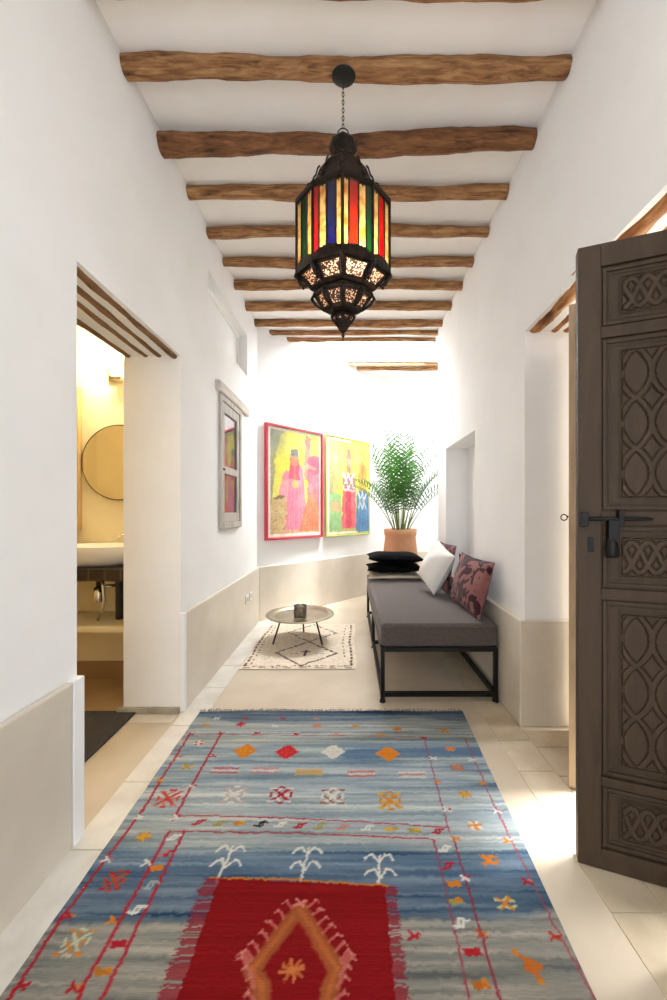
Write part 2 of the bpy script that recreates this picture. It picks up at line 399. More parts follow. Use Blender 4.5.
# ------------------------------------------------------------------ raster painter for woven and painted surfaces
def vnoise(shape, cells, seed):
    r = np.random.RandomState(seed); gy, gx = cells
    g = r.rand(gy+2, gx+2)
    y = np.linspace(0, gy, shape[0]); x = np.linspace(0, gx, shape[1])
    yi = y.astype(int); xi = x.astype(int); fy = (y-yi)[:,None]; fx = (x-xi)[None,:]
    fy = fy*fy*(3-2*fy); fx = fx*fx*(3-2*fx)
    a = g[np.ix_(yi,xi)]; b = g[np.ix_(yi,xi+1)]; c = g[np.ix_(yi+1,xi)]; d = g[np.ix_(yi+1,xi+1)]
    return a*(1-fy)*(1-fx)+b*(1-fy)*fx+c*fy*(1-fx)+d*fy*fx
class Ras:
    def __init__(s, x0, x1, y0, y1, nx, ny, base=(128,128,128)):
        s.X, s.Y = np.meshgrid(np.linspace(x0,x1,nx), np.linspace(y0,y1,ny))
        s.c = np.zeros((ny,nx,3)); s.c[:] = base; s.nx = nx; s.ny = ny; s.x0, s.x1, s.y0, s.y1 = x0, x1, y0, y1
    def win(s, xa, xb, ya, yb):
        i0 = max(0, int((xa-s.x0)/(s.x1-s.x0)*(s.nx-1))-1); i1 = min(s.nx, int((xb-s.x0)/(s.x1-s.x0)*(s.nx-1))+3)
        j0 = max(0, int((ya-s.y0)/(s.y1-s.y0)*(s.ny-1))-1); j1 = min(s.ny, int((yb-s.y0)/(s.y1-s.y0)*(s.ny-1))+3)
        return (slice(j0, max(j0,j1)), slice(i0, max(i0,i1)))
    def put(s, w, m, col, a=1.0):
        m = (m*a)[...,None]; s.c[w] = s.c[w]*(1-m) + np.array(col)*m
    def poly(s, pts, col, a=1.0):
        xs = [p[0] for p in pts]; ys = [p[1] for p in pts]; w = s.win(min(xs),max(xs),min(ys),max(ys))
        X = s.X[w]; Y = s.Y[w]; ins = np.zeros(X.shape, bool); n = len(pts)
        for i in range(n):
            (xa,ya),(xb,yb) = pts[i], pts[(i+1)%n]
            if ya == yb: continue
            ins ^= ((ya > Y) != (yb > Y)) & (X < (xb-xa)*(Y-ya)/(yb-ya)+xa)
        s.put(w, ins.astype(float), col, a)
    def ell(s, cx, cy, rx, ry, col, a=1.0, soft=0.0):
        w = s.win(cx-rx*1.1,cx+rx*1.1,cy-ry*1.1,cy+ry*1.1)
        d = ((s.X[w]-cx)/rx)**2+((s.Y[w]-cy)/ry)**2
        m = (d < 1).astype(float) if not soft else np.clip((1-d)/soft,0,1)
        s.put(w, m, col, a)
    def line(s, pts, wd, col, a=1.0):
        for (xa,ya),(xb,yb) in zip(pts, pts[1:]):
            w = s.win(min(xa,xb)-wd,max(xa,xb)+wd,min(ya,yb)-wd,max(ya,yb)+wd)
            X = s.X[w]-xa; Y = s.Y[w]-ya; dx = xb-xa; dy = yb-ya; L = dx*dx+dy*dy+1e-12
            t = np.clip((X*dx+Y*dy)/L,0,1); d = np.hypot(X-t*dx, Y-t*dy)
            s.put(w, np.clip((wd/2-d)/(wd*.25)+.5,0,1), col, a)

# ------------------------------------------------------------------ the big kilim
def fl(px, py):
    D = CZ*F/(py-VY); return ((px-VX)*D/F, D)
YN, YF = .42, 2.27
kx0 = lambda y: -.895 + .026*(YF-y)
kx1 = lambda y: .672 - .052*(YF-y)
NX, NY = 470, 560
R = Ras(-.90, .70, YN, YF, NX, NY)
# ground: streaky bands of blue, grey and beige yarn
yy = np.linspace(YN, YF, NY)
stops = [(.42,(96,92,84)),(.95,(134,130,118)),(1.10,(140,138,128)),(1.125,(84,108,130)),(1.20,(78,104,130)),(1.27,(84,112,140)),(1.34,(92,120,146)),(1.37,(140,155,160)),(1.42,(160,168,168)),(1.50,(140,158,168)),
   (1.56,(164,176,178)),(1.62,(150,166,174)),(1.68,(130,152,168)),(1.71,(158,172,176)),(1.77,(138,158,172)),(1.80,(112,138,160)),(1.83,(160,174,178)),(1.88,(150,166,172)),(1.92,(112,138,160)),
   (1.96,(158,168,166)),(2.02,(164,170,164)),(2.06,(140,156,162)),(2.12,(150,160,162)),(2.165,(146,154,156)),(2.18,(98,120,142)),(2.215,(92,112,132)),(2.27,(70,92,116))]
sy = [a for a,_ in stops]; sc = np.array([c for _,c in stops], float); sc = sc*.74+.26*sc.mean(1,keepdims=True)
warp = (vnoise((NY,NX),(26,5),3)-.5)*.09
Yw = R.Y + warp
for k in range(3): R.c[...,k] = np.interp(Yw, sy, sc[:,k])
st = (vnoise((NY,NX),(150,4),5)-.5)*44 + (vnoise((NY,NX),(270,9),6)-.5)*30 + (vnoise((NY,NX),(60,3),8)-.5)*30
st -= 34*np.clip((vnoise((NY,NX),(110,3),41)-.72)*6,0,1); st += 20*np.clip((vnoise((NY,NX),(130,4),42)-.74)*6,0,1)
R.c += st[...,None]*np.array([1.0,.85,.7])
# dark blue wedge at right
w = np.clip((vnoise((NY,NX),(40,4),15)-.35)*3,0,1)
mm = np.clip(1-np.abs(R.Y-1.875-.03*(R.X-.3))/.045,0,1)*np.clip((R.X+.08)/.12,0,1); mm = np.clip(mm*3,0,1)*(.8+.2*w)
R.c = R.c*(1-mm[...,None]) + np.array((78,106,138))*mm[...,None]
DR=(168,30,40); PK=(196,110,104); OR=(206,120,30); YE=(208,160,40); WH=(214,210,200); OL=(150,140,70); BK=(30,30,34); SA=(198,124,100)
def P(*pts): return [fl(*p) for p in pts]
LW=.010
# red lines
R.line(P((190,734.5),(143,811),(64,917),(15,992),(-60,1100)), LW, DR, .9)
R.line(P((221,734.5),(197,778),(173,821)), LW, DR, .9)
R.line(P((169,833.5),(82,992),(30,1090)), LW, DR, .9)
R.line(P((184,833.5),(104,997),(55,1090)), LW, DR, .9)
R.line(P((424,738),(435,780),(449,833)), .006, (150,70,84), .8)
R.line(P((465,739.5),(493,804),(517,853),(554.5,927.5),(594,999),(640,1090)), .006, (160,64,74), .75)
R.line(P((433,840),(454,927.5),(468,997),(485,1090)), .006, (150,56,70), .8)
R.line(P((453,838),(465,878),(498,997),(520,1090)), .007, (140,44,58), .9)
R.line(P((190,735),(330,737),(424,738)), .005, (160,74,80), .8)
R.line(P((190,733),(300,733.5)), .006, WH, .7)
R.line(P((173,817),(270,819),(362,823),(449,829)), .006, DR, .75)
R.line(P((169,833),(300,835),(433,840)), .006, DR, .75)
def mot(px, py, kind, c1, c2=None, s=1.0, a=.95):
    cx, cy = fl(px, py); c2 = c2 or c1; rr = random.Random(int(px*7+py))
    L = lambda pts, w, c: R.line([(cx+x*s, cy+y*s) for x, y in pts], w*s, c, a)
    if kind == 'dia':          # stepped lozenge
        for k in range(-4,5):
            hw = .056*(1-abs(k)/5.2); R.poly([(cx-hw*s,cy+(k*.011-.0055)*s),(cx+hw*s,cy+(k*.011-.0055)*s),(cx+hw*s,cy+(k*.011+.0055)*s),(cx-hw*s,cy+(k*.011+.0055)*s)], c1, a)
        for k in (-2,0,2):
            for j in (-1,0,1):
                if abs(k)+abs(j)*1.5 < 3: R.ell(cx+j*.022*s, cy+k*.011*s, .006*s, .004*s, c2, .8)
    elif kind == 'comb':       # rows of slanting stitches
        for k in (-1,0,1):
            for j in range(-5,6):
                x = j*.0105; y = k*.013
                L([(x-.003*(1 if k else -1),y-.005),(x+.003*(1 if k else -1),y+.005)], .0055, c1 if (k != 0) else c2)
        pass
    elif kind == 'flake':
        for q in (-1,1):
            L([(-.034,q*.034),(.034,-q*.034)], .012, c1)
        for (x,y) in ((.03,0),(-.03,0),(0,.032),(0,-.032)): L([(x*.6-.010*(y!=0),y*.6-.010*(x!=0)),(x,y)], .009, c2); L([(x*1.3-.009*(y!=0),y*1.3-.009*(x!=0)),(x*1.3+.009*(y!=0),y*1.3+.009*(x!=0))], .010, c1)
        for (x,y) in ((.034,.034),(-.034,.034),(.034,-.034),(-.034,-.034)): L([(x-.008,y),(x+.008,y)], .010, c2)
    elif kind == 'S':
        L([(-.026,-.010),(-.012,-.012),(-.004,.010),(.006,.010)], .009, c1); L([(-.006,-.010),(.004,-.011),(.012,.011),(.026,.009)], .009, c2)
    elif kind == 'bow':
        L([(-.018,-.010),(0,0),(-.014,.012)], .009, c1); L([(.002,0),(.018,.006)], .008, c2); L([(.002,0),(.014,-.010)], .008, c1)
    elif kind == 'star':
        for k in range(4):
            t = k*PI/4+.2; L([(-.028*math.cos(t),-.022*math.sin(t)),(.028*math.cos(t),.022*math.sin(t))], .010, c1 if k%2 else c2)
        R.ell(cx,cy,.012*s,.010*s,c2,a)
    elif kind == 'blob':
        R.ell(cx-.010*s,cy,.014*s,.012*s,c1,a); R.ell(cx+.011*s,cy+.002*s,.014*s,.012*s,c2,a); L([(-.026,.008),(.026,-.006)], .006, c1)
    elif kind == 'wheat':
        L([(-.012,-.065),(.002,.055)], .008, c1)
        for y in (.0, .05):
            for q in (-1,1): L([(0,y-.02),(q*.02,y+.008),(q*.034,y+.004),(q*.046,y-.012)], .008, c1)
    elif kind == 'x':
        for q in (-1,1):
            L([(-.03,q*.016),(-.01,q*.008),(.012,q*.016),(.034,q*.008)], .009, c1); L([(-.02,q*.02),(0,0)], .009, c2); L([(.022,q*.02),(0,0)], .009, c2)
    elif kind == 'butter':
        L([(-.03,.03),(-.008,.008),(.0,-.012),(.016,-.04)], .012, c1); L([(-.018,-.012),(.0,.010),(.028,-.006),(.006,-.016),(-.018,-.010)], .012, c1); R.ell(cx-.03*s,cy+.03*s,.010*s,.010*s,c2,a); R.ell(cx+.012*s,cy-.045*s,.010*s,.007*s,c2,a)
for px, py, k, c1, c2 in [
  (217,719,'bow',WH,WH),(246,719.5,'bow',DR,DR),(283,719.5,'bow',DR,DR),(317,720,'bow',SA,SA),
  (206,726,'blob',OR,YE),(241,725,'star',(190,50,40),DR),(275,727,'bow',WH,WH),(317,727,'star',SA,SA),(356,727.5,'blob',OR,YE),(397,730,'star',SA,OR),(444,731.5,'x',YE,OR),(337,735,'bow',SA,WH),
  (191,735,'bow',DR,DR),(257,734,'bow',DR,DR),(296,735.5,'bow',DR,DR),(381,737,'blob',OR,OR),(424,739,'bow',DR,DR),(221,734,'bow',DR,DR),
  (245,752,'dia',OR,YE),(287,753,'dia',(190,36,40),(206,80,60)),(333,753,'dia',WH,(180,170,160)),(388,755,'dia',OR,(170,100,30)),
  (225,771.5,'comb',(186,50,58),WH),(265,771.5,'comb',PK,WH),(309,773,'comb',YE,OR),(361,775,'comb',(200,84,60),WH),(412,776,'comb',WH,PK),
  (234,796,'flake',WH,(190,160,150)),(281,796,'flake',DR,WH),(333,797.5,'flake',WH,(150,90,60)),(390,802,'flake',OR,YE),
  (199,824,'S',DR,DR),(220,825,'S',OL,OL),(239,825,'blob',OR,YE),(261,825.5,'S',BK,BK),(281,826,'S',WH,WH),(300,827,'S',DR,DR),(320,827.5,'S',OL,OL),
  (343,828.5,'S',SA,SA),(368,829,'S',WH,WH),(391,830.5,'blob',YE,OL),(414,831.5,'blob',OL,YE),(438,832.5,'S',DR,DR),
  (227,864,'wheat',WH,WH),(306,866,'wheat',WH,WH),(380,873,'wheat',WH,WH),
  (199,744,'star',(200,60,50),WH),(187,768,'x',YE,OL),(168,800,'flake',(190,60,40),PK),(144,838,'star',OR,YE),(115,882,'flake',(176,70,36),DR),(76,944,'flake',(190,190,160),OR),
  (179,758,'bow',PK,DR),(214,757,'bow',DR,PK),(160,782,'bow',OR,YE),(192,788,'bow',WH,DR),(139,819,'bow',WH,WH),(176,819,'bow',WH,DR),(108,861,'bow',WH,PK),(148,864,'bow',WH,DR),(68,919,'bow',DR,OR),(113,922,'bow',OR,DR),(22,988,'bow',DR,DR),(75,990,'bow',DR,OR),
  (174,839,'S',WH,WH),(166,855,'S',PK,DR),(156,870,'blob',OR,OR),(150,887,'S',(150,164,164),(150,164,164)),(137,911,'S',WH,WH),(118,946,'blob',DR,DR),(103,974,'blob',(170,110,40),OR),
  (450,750,'star',SA,OR),(457,769,'x',(190,80,60),OR),(465,796,'star',OR,YE),(475,827,'star',WH,OR),(489,861,'x',(206,110,40),OR),(505,905,'x',(200,190,140),OR),(530,966,'butter',(190,100,34),OR),
  (433,759.5,'bow',WH,WH),(472,761,'bow',WH,WH),(438,783,'bow',OR,SA),(483,785,'bow',OR,SA),(447,811,'bow',WH,DR),(497,813,'bow',WH,PK),(456,840,'bow',OR,SA),(508,842,'bow',OR,WH),
  (466,880,'bow',WH,DR),(528,883,'bow',DR,PK),(482,936,'bow',(180,70,40),OR),(556,939,'bow',(176,50,30),DR),(414,938.5,'bow',DR,DR),
  (445,850,'S',WH,WH),(448,867,'S',DR,DR),(454,886,'blob',OR,OR),(456,904,'blob',OL,OR),(461,925,'S',WH,WH),(472,955,'blob',DR,DR),(481,988,'blob',(176,100,30),OR)]:
    s = 1.08 if k in ('dia','comb','flake','wheat') else .88
    if py > 870 and k in ('flake',): s = .8
    mot(px, py, k, c1, c2, s)
# red field with its fringe-like edges
yt = 1.224
xl, xr = -.425, .117
for j in range(NY):
    y = R.Y[j,0]
    yl = yt
    row = (y < 1.236 - .028*np.clip((R.X[j]-xl)/(xr-xl),0,1))
    xo = R.X[j]
    if not row.any(): continue
    tl = .030 + .014*random.random(); tr_ = .022 + .010*random.random()
    solid = row & (xo > xl) & (xo < xr-.005)
    n = (vnoise((1,NX),(1,6),j)[0]-.5)*16 + 8*(random.random()-.5)
    R.c[j][solid] = np.array((122,12,16)) + np.stack([n,n*.5,n*.5],-1)[solid]
    fr = row & (((xo <= xl) & (xo > xl-tl-.012)) | ((xo >= xr-.005) & (xo < xr+tr_)))
    if random.random() < .72: R.c[j][fr] = R.c[j][fr]*.3 + np.array((132,24,34))*.7
R.line([(xl-.03,1.238),(xl+.2,1.232),(xr,1.210)], .006, OR, .85)
BR=(150,80,42)
dl = P((300,911),(258,965),(252,971),(262,990),(272,1040)); dr = P((300,911),(333,965),(338,971),(330,990),(318,1040))
for L_ in (dl, dr):
    L_[-1] = (L_[-1][0], .75); R.line(L_, .042, BR, .95)
    R.line([(x, y) for x, y in L_], .014, (186,104,50), .5)
    for (xa,ya),(xb,yb) in zip(L_, L_[1:]):
        n = max(2, int(math.hypot(xb-xa,yb-ya)/.028)); sg = -1 if L_ is dl else 1
        for k in range(n):
            t = (k+.3)/n; x = xa+(xb-xa)*t; y = ya+(yb-ya)*t
            R.line([(x+sg*.018,y+.010),(x+sg*.040,y+.032)], .009, (186,104,94), .8)
            R.line([(x+sg*.038,y+.032),(x+sg*.050,y+.024)], .006, (200,136,120), .7)
mot(292, 972, 'star', (170,96,50), (190,110,60), 1.0)
mot(300, 905, 'bow', (200,120,106), (200,120,106), .9)
M_kilim = attr_mat('kilim_wool', .95, ((22,500,1),.15), bump=.25, bs=(60,700,200), spec=.08)
mb = MB()
def kf(u, v):
    y = YN+(YF-YN)*v; xa, xb = kx0(y), kx1(y); x = xa+(xb-xa)*u
    return (x, y + .004*math.sin(x*9) * (v>.9), .006 + .0012*math.sin(x*5+y*7) + (.0015*math.sin(y*30)*(abs(u-.5)>.47)))
mb.grid(NX, NY, kf)
kil = thing('kilim_rug', 'large blue flat-woven rug with red field and small motifs, on the corridor floor', 'rug', (-.1,1.35,.004))
ko = build('woven_field', mb, M_kilim, kil)
# hand-woven irregularity of the motifs
wx = (vnoise((NY,NX),(260,60),51)-.5)*1.8+(vnoise((NY,NX),(70,40),52)-.5)*.8; wy = (vnoise((NY,NX),(90,120),53)-.5)*2.0
J_, I_ = np.mgrid[0:NY,0:NX]
R.c = R.c[np.clip(J_+wy,0,NY-1).round().astype(int), np.clip(I_+wx,0,NX-1).round().astype(int)]
# sample the raster at the warped grid's plan positions (raster x runs straight)
vx = np.array([v[0] for v in mb.v]); vy = np.array([v[1] for v in mb.v])
ii = np.clip((vx+.90)/1.60*(NX-1), 0, NX-1.001); jj = np.clip((vy-YN)/(YF-YN)*(NY-1), 0, NY-1.001)
i0 = ii.astype(int); j0 = jj.astype(int); fi = (ii-i0)[:,None]; fj = (jj-j0)[:,None]
cc = R.c[j0,i0]*(1-fi)*(1-fj)+R.c[j0,i0+1]*fi*(1-fj)+R.c[j0+1,i0]*(1-fi)*fj+R.c[j0+1,i0+1]*fi*fj
set_dye(ko, cc*.90)
em = MB()   # under side and edge
ya, yb = YN, YF
em.prism([(kx0(ya)-.001,ya),(kx1(ya)+.001,ya),(kx1(yb)+.001,yb+.001),(kx0(yb)-.001,yb+.001)], .0005, .0028)
build('selvedge', em, mat('rug_edge', rgb(70,86,104), .9), kil)
tm = MB(); rr = random.Random(4); x = kx0(YF)
while x < kx1(YF):
    L = rr.uniform(.012,.034); tm.tube([(x,YF-.002,.005),(x+rr.uniform(-.006,.006),YF+L*.6,.006),(x+rr.uniform(-.012,.012),YF+L,.0035)], [.0022,.0026,.0012], 5); x += rr.uniform(.006,.016)
build('knotted_fringe', tm, mat('fringe_wool', rgb(190,180,160), .9, var=rgb(60,60,66), scale=30), kil, kind='stuff', label='pale knotted fringe')

# ------------------------------------------------------------------ the small shaggy rug
sx0,sx1,sy0,sy1 = -.845,.045,2.87,4.02
nx, ny = 190, 240
Q = Ras(sx0,sx1,sy0,sy1,nx,ny,(222,206,184))
Q.c += (vnoise((ny,nx),(60,50),2)-.5)[...,None]*22
DB=(62,44,38)
def dash(pts, wd=.020, on=.034, off=.026, c=DB, jit=.006):
    r_ = random.Random(int(abs(pts[0][0])*1000)+int(abs(pts[0][1])*100))
    for (xa,ya),(xb,yb) in zip(pts, pts[1:]):
        L = math.hypot(xb-xa,yb-ya); t = 0
        while t < L:
            e = min(L, t+on*r_.uniform(.7,1.2)); j1 = r_.uniform(-jit,jit); j2 = r_.uniform(-jit,jit)
            Q.line([(xa+(xb-xa)*t/L+j1,ya+(yb-ya)*t/L+j2),(xa+(xb-xa)*e/L+j1,ya+(yb-ya)*e/L+j2)], wd, c, .92); t = e+off*r_.uniform(.7,1.3)
dash([(sx0+.03,2.93),(sx0+.03,3.95)], .017, .04, .035, jit=.004); dash([(sx0+.07,2.95),(sx0+.07,3.95)], .012, .02, .055, (110,86,72), jit=.003)
dash([(sx1-.04,2.93),(sx1-.04,3.95)], .018, .035, .04, jit=.004); dash([(sx1-.10,3.1),(sx1-.10,3.95)], .013, .03, .05, (120,94,80), jit=.004)
dash([(sx0+.03,2.915),(sx1-.03,2.915)], .013, .03, .03); dash([(sx0+.03,2.888),(sx1-.03,2.888)], .012, .05, .06, (150,90,70))
dash([(-.375,2.92),(-.62,3.19),(-.375,3.46),(-.11,3.17),(-.375,2.92)], .019, .04, .024, jit=.004)
dash([(-.375,3.46),(-.60,3.72),(-.375,3.97),(-.13,3.70),(-.375,3.46)], .020, .035, .03, (110,90,80))
Q.line([(-.375,3.13),(-.375,3.24)], .02, DB); Q.line([(-.41,3.21),(-.34,3.21)], .016, DB); Q.line([(-.5,3.17),(-.44,3.17)], .012, (150,120,100)); Q.line([(-.30,3.17),(-.22,3.17)], .012, (150,120,100))
mb = MB(); H = (vnoise((ny,nx),(110,90),9)*.6+vnoise((ny,nx),(40,36),10)*.4)
def sf(u, v):
    i = int(round(u*(nx-1))); j = int(round(v*(ny-1))); e = min(u, 1-u, v, 1-v)
    z = .004 + .013*H[j,i]*min(1, e*30+.25)
    return (sx0+(sx1-sx0)*u + .008*math.sin(v*9)*(abs(u-.5)>.3), sy0+(sy1-sy0)*v, z)
mb.grid(nx, ny, sf)
sm = build('shaggy_rug', mb, attr_mat('shaggy_wool', .95, ((90,90,90),.10), sheen=.2), label='small cream wool rug with brown dashed diamonds, under the low tray table', category='rug')
set_dye(sm, Q.c.reshape(-1,3))

# ------------------------------------------------------------------ paintings on the slanted wall
M_paint = attr_mat('painted_canvas', .55, ((60,60,14),.06), spec=.3)
def canvas(t, s0, s1, z0, z1, ras, off):
    ny_, nx_ = ras.c.shape[:2]
    dx = ((vnoise((ny_,nx_),(22,14),31)-.5)*7+(vnoise((ny_,nx_),(70,46),32)-.5)*2)
    dy = ((vnoise((ny_,nx_),(22,14),33)-.5)*7+(vnoise((ny_,nx_),(70,46),34)-.5)*2)
    jj_, ii_ = np.mgrid[0:ny_,0:nx_]; e_ = np.clip(np.minimum(np.minimum(ii_,nx_-1-ii_),np.minimum(jj_,ny_-1-jj_))/14.-.6,0,1)
    c_ = ras.c[np.clip(jj_+dy*e_,0,ny_-1).astype(int), np.clip(ii_+dx*e_,0,nx_-1).astype(int)]
    c_ = (c_+np.roll(c_,1,0)+np.roll(c_,1,1)+np.roll(c_,-1,0))/4
    c_ += ((vnoise((ny_,nx_),(120,50),35)-.5)*26+(vnoise((ny_,nx_),(16,12),36)-.5)*24)[...,None]
    ras.c = c_*.79+np.array((220,210,200))*.21  # overexposure haze mixed into the canvas colours as a pale veil
    mb = MB(); nx, ny = ras.nx, ras.ny
    def g(u, v):
        p = dpt(s0+(s1-s0)*u, off); return (p[0], p[1], z0+(z1-z0)*v)
    mb.grid(nx, ny, g, False)
    o = build('canvas', mb, M_paint, t); set_dye(o, ras.c.reshape(-1,3)); return o
def wallbox(mb, s0, s1, z0, z1, o0, o1):
    return mb.prism([dpt(s0,o1), dpt(s1,o1), dpt(s1,o0), dpt(s0,o0)], z0, z1)
def frame_of(s0, s1, z0, z1, w, o0, o1):
    mb = MB()
    wallbox(mb, s0, s0+w, z0, z1, o0, o1); wallbox(mb, s1-w, s1, z0, z1, o0, o1)
    wallbox(mb, s0+w, s1-w, z0, z0+w, o0, o1); wallbox(mb, s0+w, s1-w, z1-w, z1, o0, o1); return mb
def sof(px):
    r = (px-VX)/F; return (-XL-0 + 4.13*r)/((B.x-A.x)-(B.y-A.y)*r)*LD
def robe(q, cx, base, top, wb, wt, col, stripe, a=.95, seed=1):
    q.poly([(cx-wb/2,base),(cx+wb/2,base),(cx+wt/2,top-.05),(cx+wt*.25,top),(cx-wt*.25,top),(cx-wt/2,top-.05)], col, a)
    r_ = random.Random(seed)
    for k in range(9):
        t = (k+.5)/9-.5; c = stripe if k % 2 else tuple(min(255, v+22) for v in col)
        q.line([(cx+t*wb,base),(cx+t*wt*.8,top-.03)], .012, c, .55)
# left painting
s0, s1, z0, z1 = sof(264)+.0, sof(321), .875, 2.178
W = s1-s0; Hh = z1-z0
q = Ras(0,W,0,Hh,180,270,(226,214,74))
q.c += (vnoise((270,180),(9,6),1)-.5)[...,None]*np.array((14,16,50))
q.poly([(0,Hh),(.32,Hh),(.19,Hh-.10),(.11,Hh-.35),(.08,Hh-.75),(.06,.30),(0,.2)], (124,128,104), .75)
q.ell(.10,Hh-.1,.22,.28,(96,102,96),.5,.9)
q.poly([(0,0),(W,0),(W,.14),(.45,.12),(0,.20)], (190,150,110), .9)
# tall figure in the back with raised arm
q.poly([(.56,.70),(.64,.68),(.67,1.22),(.58,1.26),(.55,1.0)], (196,104,96), .9); q.ell(.615,1.15,.045,.07,(176,96,90),.9)
robe(q,.74,.12,.96,.28,.24,(222,80,106),(236,140,130),seed=2)
q.ell(.74,.90,.135,.12,(218,60,86),.95); q.ell(.66,.86,.10,.03,(240,150,120),.7)
robe(q,.31,.10,.74,.40,.20,(236,130,150),(246,190,190),seed=3); q.ell(.28,.74,.06,.06,(232,120,140),.95)
robe(q,.43,.08,.90,.36,.20,(230,104,134),(244,160,170),seed=4)
q.poly([(.31,.70),(.49,.70),(.47,.96),(.34,.96)],(208,52,86),.9)
q.ell(.405,.93,.045,.075,(212,120,80),.95); q.poly([(.345,.98),(.465,.98),(.455,1.07),(.355,1.07)],(88,92,96),.95); q.poly([(.33,.97),(.475,.97),(.475,.99),(.33,.99)],(120,120,118),.95)
q.poly([(.38,.62),(.44,.62),(.42,.86),(.39,.86)],(220,110,60),.8); q.ell(.42,.64,.05,.05,(226,180,90),.8)
robe(q,.68,.06,.56,.42,.12,(230,96,60),(240,150,90),seed=5); q.ell(.67,.52,.05,.09,(196,120,96),.9); q.ell(.66,.60,.035,.06,(224,130,140),.9)
q.poly([(.05,.06),(.25,.06),(.29,.36),(.26,.47),(.08,.47),(.03,.33)],(200,168,110),1); 
r_ = random.Random(3)
for k in range(46):
    x = .05+.22*r_.random(); y = .09+.34*r_.random(); q.line([(x,y),(x+r_.uniform(-.03,.03),y+r_.uniform(-.02,.03))], .010, r_.choice([(206,110,60),(120,96,60),(224,196,120),(150,120,60)]), .9)
q.ell(.165,.47,.085,.018,(120,90,60),1)
b = .030
for L_ in ([(b,b),(W-b,b)],[(b,b),(b,Hh-b)],[(b,Hh-b),(W-b,Hh-b)],[(W-b,b),(W-b,Hh-b)]): q.line(L_, .030, (240,236,226), .95)
pl = thing('painting', 'painting of figures in pink and orange robes in a red frame, left of two', 'painting', (*dpt((s0+s1)/2), z0), group='two paintings on the slanted wall')
canvas(pl, s0+.018, s1-.018, z0+.018, z1-.018, q, -.028)
build('picture_frame', frame_of(s0, s1, z0, z1, .026, -.002, -.045), mat('red_frame', rgb(196,60,76), .45, var=rgb(184,50,66), scale=6), pl, bevel=.003)
mbk = MB(); wallbox(mbk, s0+.01, s1-.01, z0+.01, z1-.01, -.002, -.024); build('backboard', mbk, mat('backboard', rgb(170,150,120), .8), pl)
# right painting
s0, s1 = sof(324.2), sof(368)
z0, z1 = .868, 2.185
W = s1-s0; Hh = z1-z0
q = Ras(0,W,0,Hh,180,270,(230,218,74))
q.c += (vnoise((270,180),(9,6),4)-.5)[...,None]*np.array((14,16,50))
q.poly([(0,Hh),(.16,Hh),(.10,Hh-.2),(.16,.9),(.12,.5),(0,.5)], (126,128,84), .75)
q.poly([(0,0),(W,0),(W,.2),(0,.2)], (170,170,90), .8)
q.poly([(.10,.5),(.22,.5),(.20,1.0),(.12,1.0)],(200,160,110),.85); q.ell(.16,1.02,.05,.08,(206,150,120),.9)
robe(q,.15,.06,.56,.28,.22,(120,176,104),(170,206,150),seed=6); q.poly([(.07,.32),(.25,.32),(.23,.46),(.09,.46)],(196,160,110),.95)
robe(q,.43,.08,.82,.30,.25,(226,76,90),(236,120,130),seed=7)
q.poly([(.38,.84),(.47,.84),(.45,1.2),(.41,1.2)],(206,116,90),.95); q.ell(.43,1.10,.055,.09,(200,112,96),.9); q.poly([(.38,.95),(.48,.95),(.47,1.05),(.39,1.05)],(214,150,120),.7)
q.poly([(.36,.09),(.48,.09),(.47,.60),(.37,.60)],(206,44,66),.9)
for cx, cy in ((.37,.74),(.48,.74)):
    q.line([(cx-.06,cy+.09),(cx,cy),(cx+.05,cy+.10)], .035, (240,236,236), .95); q.line([(cx-.06,cy-.10),(cx,cy),(cx+.05,cy-.09)], .030, (240,236,240), .95)
q.line([(.32,.62),(.54,.60)], .03, (236,200,206), .9)
q.poly([(.64,.60),(.80,.60),(.82,.98),(.62,.98)],(206,150,50),.95); q.ell(.72,.92,.06,.12,(200,130,40),.95); q.line([(.72,.70),(.72,.95)],.03,(150,90,50),.8)
robe(q,.72,.03,.60,.29,.27,(40,100,160),(110,160,200),seed=8)
for cx in (.66,.75):
    q.line([(cx-.04,.60),(cx,.48),(cx+.05,.60)], .026, (226,226,230), .9); q.line([(cx-.04,.36),(cx,.48),(cx+.04,.36)], .022, (214,220,226), .9); q.ell(cx,.47,.02,.03,(190,150,90),.9)
for L_ in ([(b,b),(.60,b)],[(b,b),(b,Hh-b)],[(b,Hh-b),(.46,Hh-b)]): q.line(L_, .026, (242,238,224), .95)
pr = thing('painting', 'yellow painting of figures in red, green and blue robes, partly behind palm', 'painting', (*dpt((s0+s1)/2), z0), group='two paintings on the slanted wall')
canvas(pr, s0+.012, s1-.012, z0+.012, z1-.012, q, -.030)
build('picture_frame', frame_of(s0, s1, z0, z1, .014, -.002, -.038), mat('yellow_frame', rgb(206,204,120), .5, var=rgb(170,190,110), scale=5), pr, bevel=.002)
mbk = MB(); wallbox(mbk, s0+.01, s1-.01, z0+.01, z1-.01, -.002, -.024); build('backboard', mbk, bpy.data.materials['backboard'], pr)
